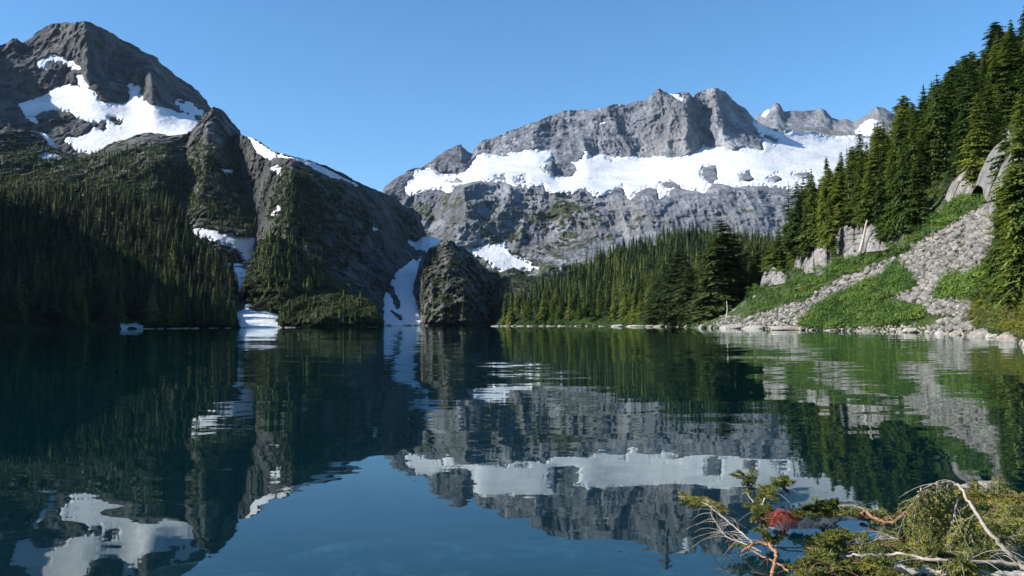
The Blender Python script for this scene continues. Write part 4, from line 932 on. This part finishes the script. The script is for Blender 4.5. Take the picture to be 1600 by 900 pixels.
scree('shore_gravel', [([(a, b - 9) for a, b in wl_] + [(a, b + 1) for a, b in wl_[::-1]], 1500)], 0, 1.0, 0.12, 0.85, Jr, 'pale gravel and broken stone along the waterline of the right shore', 36, M_shore)
scree('shore_gravel', [([(775,509),(960,508),(1085,509),(1085,513),(960,511.5),(775,510.5)], 500)], 0, 1.0, 0.25, 0.9, Ih, 'thin pale line of stones along the middle shore', 37, M_shore)
rs = random.Random(5)
shoreD = [(1075,326),(1100,297),(1180,258),(1250,212),(1400,168),(1500,128),(1560,102),(1600,74),(1640,62)]
k = 0
for x, wp, hp, lab in [(1096,14,6,'rounded pale boulder at the tip of the right shore'), (1145,46,8,'long flat pale slab at the foot of the scree band'), (1180,50,7,'flat cream slab beside the shore scree'), (1238,62,8,'long low cream slab left of the green thicket'),
                       (1425,34,10,'pointed grey slab on the shore below the low plants'), (1535,48,13,'rounded pale boulder below the yellow bushes'), (1582,46,20,'large grey boulder at the right edge of the shore'), (1470,26,7,'low pale slab below the scree'), (1500,24,9,'rough pale block at the foot of the scree'), (1618,40,22,'big grey boulder half out of the frame')]:
    shore_rock(x, float(np.interp(x, [a for a, b in shoreD], [b for a, b in shoreD])), wp, hp, lab, None, k); k += 1
x = 1110
while x < 1600:
    D = float(np.interp(x, [a for a, b in shoreD], [b for a, b in shoreD])) + rs.uniform(0, 1.5)
    wp = rs.choice([4, 6, 8, 12, 20]) * rs.uniform(0.7, 1.2); shore_rock(x, D, wp, rs.uniform(2, 5.5), 'small pale stone in the shoreline strip below the right slope', 'stones along the right shore', k); k += 1; x += wp * rs.uniform(0.8, 3.0)
def strip(x0, x1, D0, D1, lab, grp, hp=(0.8, 1.9), wp=(4, 15), skip=0.3):
    global k
    x = x0
    while x < x1:
        D = D0 + (D1 - D0) * (x - x0) / (x1 - x0); w_ = rs.uniform(*wp)
        if rs.random() > skip: shore_rock(x, D, w_, rs.uniform(*hp), lab, grp, k); k += 1
        x += w_ * 0.8
strip(965, 1045, 462, 392, 'pale rock in the flat spit before the dark shore conifers', 'rocks of the middle spit', (2.2, 4.2), (12, 30), 0.0)
strip(770, 965, 625, 478, 'pale stone in the thin waterline strip below the middle hill', 'stones along the middle shore')
strip(225, 372, 530, 585, 'pale stone in the thin waterline strip of the left shore', 'stones along the left shore')

strip(440, 590, 605, 640, 'pale stone at the foot of the low promontory', 'stones of the promontory')

# ------------------------------------------------------------------ drowned branches in the foreground
def onray(px, py, z):
    d = unproj(px, py, 1.0) - np.array([0, 0, CAM_H]); return np.array([0, 0, CAM_H]) + d * ((z - CAM_H) / d[2])
def spline(pts, n):
    P = np.array(pts, float); t = np.linspace(0, len(P) - 1, n); out = []
    for u in t:
        i = min(int(u), len(P) - 2); f = u - i
        p0, p1, p2, p3 = P[max(i-1, 0)], P[i], P[i+1], P[min(i+2, len(P)-1)]
        out.append(0.5 * ((2*p1) + (-p0+p2)*f + (2*p0-5*p1+4*p2-p3)*f*f + (-p0+3*p1-3*p2+p3)*f**3))
    return np.array(out)
M_fgfol = foliage_mat('drowned_needles', (0.035,0.055,0.015), (0.12,0.14,0.03), (0.27,0.25,0.05), True, 0.25, 9)
M_red = foliage_mat('rusty_needles', (0.12,0.018,0.012), (0.30,0.045,0.025), (0.42,0.10,0.04), True, 0.2, 9)
M_twig = bark_mat('weathered_twig', (0.17,0.13,0.10), (0.42,0.37,0.31), 14)
M_brown = bark_mat('wet_red_bark', (0.10,0.04,0.02), (0.36,0.19,0.10), 12)
class Acc:
    def __init__(s): s.V=[]; s.Q=[]; s.T=[]; s.n=0; s.t=[]
    def add(s, V, Q, T=None, tint=0.5):
        s.V.append(V); s.Q.append(np.asarray(Q) + s.n)
        if T is not None and len(T): s.T.append(np.asarray(T) + s.n)
        s.t.append(np.full(len(V), tint)); s.n += len(V)
    def make(s, name, mat, parent=None, smooth=False):
        return mesh_obj(name, np.concatenate(s.V), [np.concatenate(s.Q)] + ([np.concatenate(s.T)] if s.T else []), mat, parent, smooth, {'tint': np.clip(np.concatenate(s.t), 0, 1)})
def unit(v): return v / (np.linalg.norm(v) + 1e-9)
def needles(acc, path, ln, wd, per, rgn, tint):
    """short needles all round a twig"""
    P = np.asarray(path); n = len(P) - 1; V = []
    for i in range(n):
        a, b = P[i], P[i+1]; t = unit(b - a)
        for k in range(per):
            c = a + (b - a) * rgn.random(); r = unit(np.cross(t, rgn.normal(size=3))); d = unit(r * 0.9 + t * 0.75)
            w_ = unit(np.cross(d, rgn.normal(size=3))) * wd; L_ = ln * rgn.uniform(0.7, 1.25)
            V += [c - w_, c + w_, c + d * L_ + w_ * 0.4, c + d * L_ - w_ * 0.4]
    if V: acc.add(np.array(V), np.arange(len(V)).reshape(-1, 4), None, tint)
def spray(wood, fol, base, d, L_, rgn, tint, droop=0.35, nt=9, flat=None, per=7, r=0.004):
    """a conifer branchlet: axis with side twigs in one plane, all with needles"""
    d = unit(d); n = 7; t = np.linspace(0, 1, n); path = base + d * L_ * t[:, None] + np.array([0, 0, -droop * L_]) * (t ** 2)[:, None]
    path[:, 2] = np.maximum(path[:, 2], 0.004)
    v, q, tt = tube(path, r * (1 - 0.7 * t), 4); wood.add(v, q, tt)
    needles(fol, path, 0.024, 0.0042, per + 3, rgn, tint)
    side = unit(np.cross(d, [0, 0, 1] if flat is None else flat))
    for k in range(nt):
        f = 0.12 + 0.8 * k / nt; i = min(int(f * (n - 1)), n - 2); b0 = path[i] + (path[i+1] - path[i]) * (f * (n - 1) - i)
        s_ = 1 if k % 2 else -1; ld = unit(d * 0.8 + side * s_ * 0.9 + np.array([0, 0, rgn.uniform(-0.5, 0.15)])); ll = L_ * 0.42 * (1 - 0.75 * f) * rgn.uniform(0.7, 1.2) + 0.03
        m_ = 4; u = np.linspace(0, 1, m_); tp_ = b0 + ld * ll * u[:, None] + np.array([0, 0, -0.25 * ll]) * (u ** 2)[:, None]; tp_[:, 2] = np.maximum(tp_[:, 2], 0.003)
        v, q, tt = tube(tp_, 0.0022 * (1 - 0.6 * u), 3); wood.add(v, q, tt)
        needles(fol, tp_, 0.022, 0.0042, per + 3, rgn, tint + rgn.uniform(-0.15, 0.15))
def fallen_branch(path, r0, r1, label, seed, nspray=0, L_=(0.25, 0.45), f0=0.0, tint=(0.2, 0.8), mat=None, twigs=0, tl=(0.15, 0.4), droop=0.4, fmat=None, up=0.3, spread=1.0, per=6, cat='branch', spdir=None, name='fallen_branch', nt=9):
    rgn = np.random.default_rng(seed); pts = spline([onray(*p) for p in path], 8 * len(path)); n = len(pts)
    pts[1:-1] += rgn.normal(size=(n - 2, 3)) * r0 * 0.35
    u = np.linspace(0, 1, n); root = empty(name, tuple(pts[0])); off = pts[0].copy()
    W_ = Acc(); Fo = Acc(); v, q, t = tube(pts - off, r0 + (r1 - r0) * u, 7, 0.14, seed); W_.add(v, q, t)
    tan = np.gradient(pts, axis=0)
    for k in range(twigs):
        i = rgn.integers(1, n - 1); d = unit(unit(tan[i]) * rgn.uniform(0.2, 0.9) + rgn.normal(size=3) * np.array([0.7, 0.7, 0.5]) * spread); l = rgn.uniform(*tl); m_ = 6; w_ = np.linspace(0, 1, m_)
        tp = pts[i] + d * l * w_[:, None] + np.array([rgn.uniform(-.3,.3) * l, rgn.uniform(-.3,.3) * l, -0.5 * l]) * (w_ ** 2)[:, None]; tp[:, 2] = np.maximum(tp[:, 2], -0.03)
        v, q, t = tube(tp - off, max(0.0028, r0 * 0.22) * (1 - 0.65 * w_), 4); W_.add(v, q, t)
    for k in range(int(nspray * 1.35)):
        i = int((f0 + (1 - f0) * rgn.random()) * (n - 1)); 
        d = unit(unit(tan[i]) * rgn.uniform(0.1, 0.8) + rgn.normal(size=3) * np.array([0.8, 0.8, 0.25]) * spread + np.array([0, 0, up])) if spdir is None else unit(np.array(spdir) + rgn.normal(size=3) * 0.35 * spread)
        B_ = Acc(); C_ = Acc(); spray(B_, C_, pts[i], d, rgn.uniform(*L_), rgn, rgn.uniform(*tint), droop, nt=nt, per=per)
        for src, dst in ((B_, W_), (C_, Fo)):
            for V0, Q0 in zip(src.V, src.Q): pass
        Vb = np.concatenate(B_.V) - off; W_.add(Vb, np.concatenate(B_.Q), np.concatenate(B_.T))
        Vc = np.concatenate(C_.V) - off; Fo.V.append(Vc); Fo.Q.append(np.concatenate(C_.Q) + Fo.n); Fo.t.append(np.concatenate(C_.t)); Fo.n += len(Vc)
    W_.make('wood', mat or M_twig, root, True)
    if Fo.n: Fo.make('foliage', fmat or M_fgfol, root)
    tag(root, label, cat); return root

fallen_branch([(1640,925,0.05),(1600,886,0.16),(1560,848,0.34),(1528,806,0.52),(1500,762,0.68),(1482,753,0.72),(1460,757,0.72),(1434,768,0.68)], 0.022, 0.006, 'thick bleached branch arching out of the water with green tips hanging from it', 1, 24, (0.22,0.40), 0.42, (0.35,0.9), twigs=8, droop=0.8, up=-0.6, spread=0.7)
fallen_branch([(1500,770,0.62),(1492,800,0.5),(1488,830,0.35),(1480,862,0.2)], 0.010, 0.004, 'curtain of green sprays drooping below the bleached arching branch', 2, 20, (0.2,0.36), 0.0, (0.4,0.95), twigs=3, droop=0.7, up=-0.7)
fallen_branch([(1640,888,0.12),(1560,880,0.15),(1480,876,0.17),(1400,866,0.16),(1330,868,0.12),(1290,858,0.08)], 0.020, 0.008, 'long thin grey branch lying level across the tangle near the bottom', 3, 8, (0.18,0.3), 0.3, (0.2,0.7), twigs=26, tl=(0.15,0.45), droop=0.3, up=0.1)
fallen_branch([(1205,925,0.0),(1207,895,0.08),(1212,868,0.18),(1204,853,0.22),(1188,849,0.22),(1172,853,0.2),(1160,862,0.12)], 0.018, 0.010, 'hooked pale orange branch bent over at the left of the tangle', 4, 0, mat=M_brown, twigs=4)
fallen_branch([(1300,940,0.0),(1260,915,0.02),(1222,885,0.06),(1190,868,0.08),(1172,858,0.1)], 0.012, 0.006, 'dark thin stem slanting under the hooked branch', 5, 3, (0.15,0.25), 0, (0.2,0.5), mat=M_brown, twigs=5)
fallen_branch([(1178,850,0.12),(1150,825,0.2),(1125,805,0.26),(1108,790,0.24),(1098,784,0.2)], 0.007, 0.003, 'fan of bare grey twigs at the left end of the tangle', 6, 0, twigs=26, tl=(0.2,0.5), spread=0.5)
fallen_branch([(1190,862,0.1),(1160,848,0.12),(1135,838,0.1),(1118,815,0.12),(1110,800,0.1)], 0.006, 0.003, 'second fan of fine grey twigs lower at the left end of the tangle', 7, 0, twigs=20, tl=(0.2,0.45), spread=0.5)
fallen_branch([(1210,850,0.05),(1196,826,0.2),(1190,800,0.34),(1196,778,0.42),(1210,762,0.46),(1226,748,0.48)], 0.014, 0.008, 'upright dark green bough at the left of the red needles', 8, 44, (0.06,0.15), 0.0, (0.0,0.8), twigs=8, droop=0.25)
fallen_branch([(1192,800,0.26),(1178,785,0.32),(1168,770,0.34),(1168,745,0.5)], 0.007, 0.003, 'thin twig tip standing up in front of the reflected snow', 9, 8, (0.12,0.2), 0.2, (0.1,0.6), droop=0.2)
M_redtwig = bark_mat('rusty_twig', (0.14,0.018,0.012), (0.38,0.07,0.045), 20)
fallen_branch([(1206,816,0.36),(1212,805,0.46),(1220,798,0.48),(1232,804,0.42),(1238,812,0.36)], 0.012, 0.006, 'ball of thin rusty red dead twigs', 10, 0, mat=M_redtwig, twigs=150, tl=(0.05,0.15), spread=1.4, cat='twigs')
fallen_branch([(1270,868,0.10),(1310,850,0.14),(1360,858,0.12),(1410,848,0.16),(1450,856,0.12)], 0.008, 0.004, 'tangle of thin brown twigs in front of the driftwood root', 31, 6, (0.06,0.14), 0, (0.1,0.7), mat=M_brown, twigs=60, tl=(0.12,0.4), spread=1.0, cat='twigs')
fallen_branch([(1430,878,0.12),(1480,862,0.2),(1530,866,0.2),(1590,856,0.22)], 0.008, 0.004, 'tangle of grey twigs beneath the arching branch', 32, 6, (0.06,0.14), 0, (0.1,0.7), twigs=60, tl=(0.12,0.4), spread=1.0, cat='twigs')
fallen_branch([(1230,884,0.04),(1280,898,0.06),(1340,880,0.1),(1400,894,0.1)], 0.009, 0.004, 'dark brown twigs crossing at the bottom edge beside the log', 33, 10, (0.06,0.14), 0, (0.1,0.8), mat=M_brown, twigs=50, tl=(0.1,0.35), spread=1.0, cat='twigs')
fallen_branch([(1500,792,0.03),(1540,786,0.05),(1580,790,0.05),(1640,784,0.05)], 0.008, 0.004, 'rusty brown twigs floating between the two boughs at the right edge', 34, 8, (0.1,0.3), 0, (0.3,0.9), mat=M_brown, twigs=40, tl=(0.2,0.5), spread=0.4, droop=0.02, up=0.0, cat='twigs')
fallen_branch([(1220,815,0.05),(1250,800,0.16),(1280,792,0.2),(1300,790,0.16)], 0.009, 0.004, 'dark green sprays right of the red needles', 11, 34, (0.07,0.16), 0.1, (0.0,0.6), droop=0.3)
fallen_branch([(1130,792,0.02),(1105,783,0.03),(1080,778,0.03),(1060,775,0.02)], 0.006, 0.003, 'small yellow spray floating at the far left end of the tangle', 12, 12, (0.12,0.22), 0, (0.6,1.0), droop=0.1, up=0.0)
fallen_branch([(1345,808,0.04),(1352,800,0.08),(1370,812,0.06),(1395,816,0.05),(1415,800,0.14),(1432,788,0.2)], 0.022, 0.010, 'pale forked root of driftwood in the middle of the tangle', 13, 0, mat=M_brown, twigs=12, tl=(0.15,0.35))
fallen_branch([(1470,818,0.08),(1440,806,0.12),(1424,798,0.15),(1408,806,0.12),(1392,818,0.03)], 0.013, 0.008, 'orange peeled stick crossing the driftwood root', 14, 0, mat=M_brown, twigs=8)
fallen_branch([(1650,782,0.04),(1600,776,0.05),(1560,774,0.05),(1520,772,0.04)], 0.010, 0.004, 'reddish stem floating at the right edge with yellow green sprays', 15, 26, (0.25,0.5), 0.0, (0.55,1.0), mat=M_brown, droop=0.05, up=0.0)
fallen_branch([(1650,812,0.05),(1600,808,0.06),(1550,815,0.06),(1515,812,0.05)], 0.010, 0.004, 'second floating green bough at the right edge below the reddish stem', 16, 40, (0.25,0.5), 0.0, (0.5,1.0), droop=0.05, up=0.05)
fallen_branch([(1650,850,0.04),(1600,845,0.06),(1560,838,0.08),(1520,832,0.05)], 0.010, 0.004, 'green bough half under water right of the arching branch', 17, 34, (0.2,0.42), 0.0, (0.2,0.8), droop=0.1, up=0.1)
fallen_branch([(1260,905,0.03),(1275,880,0.1),(1285,858,0.16),(1300,842,0.18),(1330,835,0.14)], 0.012, 0.005, 'curving mossy bough at the bottom between the hooked branch and the log', 18, 48, (0.07,0.2), 0.0, (0.2,0.8), twigs=8, mat=M_brown, droop=0.3)
fallen_branch([(1440,842,0.06),(1400,838,0.1),(1360,848,0.1),(1320,856,0.06),(1285,846,0.03)], 0.010, 0.004, 'olive green bough spreading over the dark water in the middle', 19, 34, (0.2,0.38), 0.0, (0.2,0.7), twigs=14, droop=0.2, up=0.1)
fallen_branch([(1395,812,0.02),(1350,795,0.05),(1310,790,0.05),(1265,795,0.03)], 0.008, 0.004, 'thin olive bough floating behind the driftwood root', 20, 22, (0.2,0.34), 0.0, (0.25,0.7), twigs=8, droop=0.1, up=0.0)
fallen_branch([(1660,908,0.02),(1560,900,0.04),(1470,893,0.05),(1380,890,0.04),(1340,893,0.02)], 0.045, 0.028, 'pale grey log lying in the water along the bottom edge', 21, 6, (0.15,0.3), 0.2, (0.2,0.7), mat=M_dead, twigs=10, cat='log', name='fallen_log')
fallen_branch([(1560,915,0.05),(1500,882,0.12),(1450,870,0.14),(1420,850,0.16)], 0.010, 0.004, 'green bough over the pale log near the bottom right', 22, 44, (0.07,0.2), 0.0, (0.3,0.9), twigs=12, droop=0.3)
fallen_branch([(1420,925,0.02),(1390,900,0.06),(1350,885,0.08),(1310,888,0.06)], 0.010, 0.005, 'brown mossy bough at the very bottom left of the log', 23, 44, (0.06,0.18), 0.0, (0.3,0.9), twigs=14, mat=M_brown, droop=0.3)
fallen_branch([(1535,868,0.16),(1520,845,0.28),(1516,822,0.34),(1525,800,0.36)], 0.008, 0.005, 'thin bare stick curving down from the arching branch', 24, 0, twigs=3)
fallen_branch([(1300,862,0.02),(1262,856,0.02),(1225,856,0.01),(1200,850,0.0)], 0.008, 0.004, 'thin reddish twig floating over the blue water', 25, 0, twigs=10, mat=M_brown, tl=(0.1,0.25))
fallen_branch([(1330,842,0.03),(1360,845,0.1),(1400,842,0.14),(1420,862,0.1)], 0.008, 0.004, 'bare grey twigs raking down over the dark water in the middle', 26, 0, twigs=18, tl=(0.15,0.35), spread=0.6)
# two stones awash behind the branches
for i, (px, py, wp, hp, lab) in enumerate([(1508,762,26,12,'small pinkish stone awash behind the arching branch'), (1548,760,30,20,'grey stone awash just behind the floating boughs')]):
    p = onray(px, py, 0.0); kk = p[1] / F
    o = bpy.data.objects.new('shore_rock', SHM[i + 2]); S.collection.objects.link(o); o.location = (p[0], p[1], -0.02); o.scale = (wp * kk * 0.6, wp * kk * 0.5, hp * kk * 0.8); tag(o, lab, 'rock')


# ------------------------------------------------------------------ thin air
def haze():
    V = np.array([(x, y, z) for x in (-5200, 5200) for y in (-1200, 8200) for z in (-15.0, 2200.0)], float)
    Q = np.array([(0,1,3,2),(4,6,7,5),(0,4,5,1),(2,3,7,6),(0,2,6,4),(1,5,7,3)])
    m = bpy.data.materials.new('air'); m.use_nodes = True; N = m.node_tree.nodes; N.clear()
    out = N.new('ShaderNodeOutputMaterial'); v = N.new('ShaderNodeVolumePrincipled'); m.node_tree.links.new(v.outputs[0], out.inputs['Volume'])
    v.inputs['Color'].default_value = (0.55, 0.75, 1.0, 1); v.inputs['Density'].default_value = 0.000010; v.inputs['Anisotropy'].default_value = 0.0
    tag(mesh_obj('haze', V, Q, m), kind='stuff')
haze()
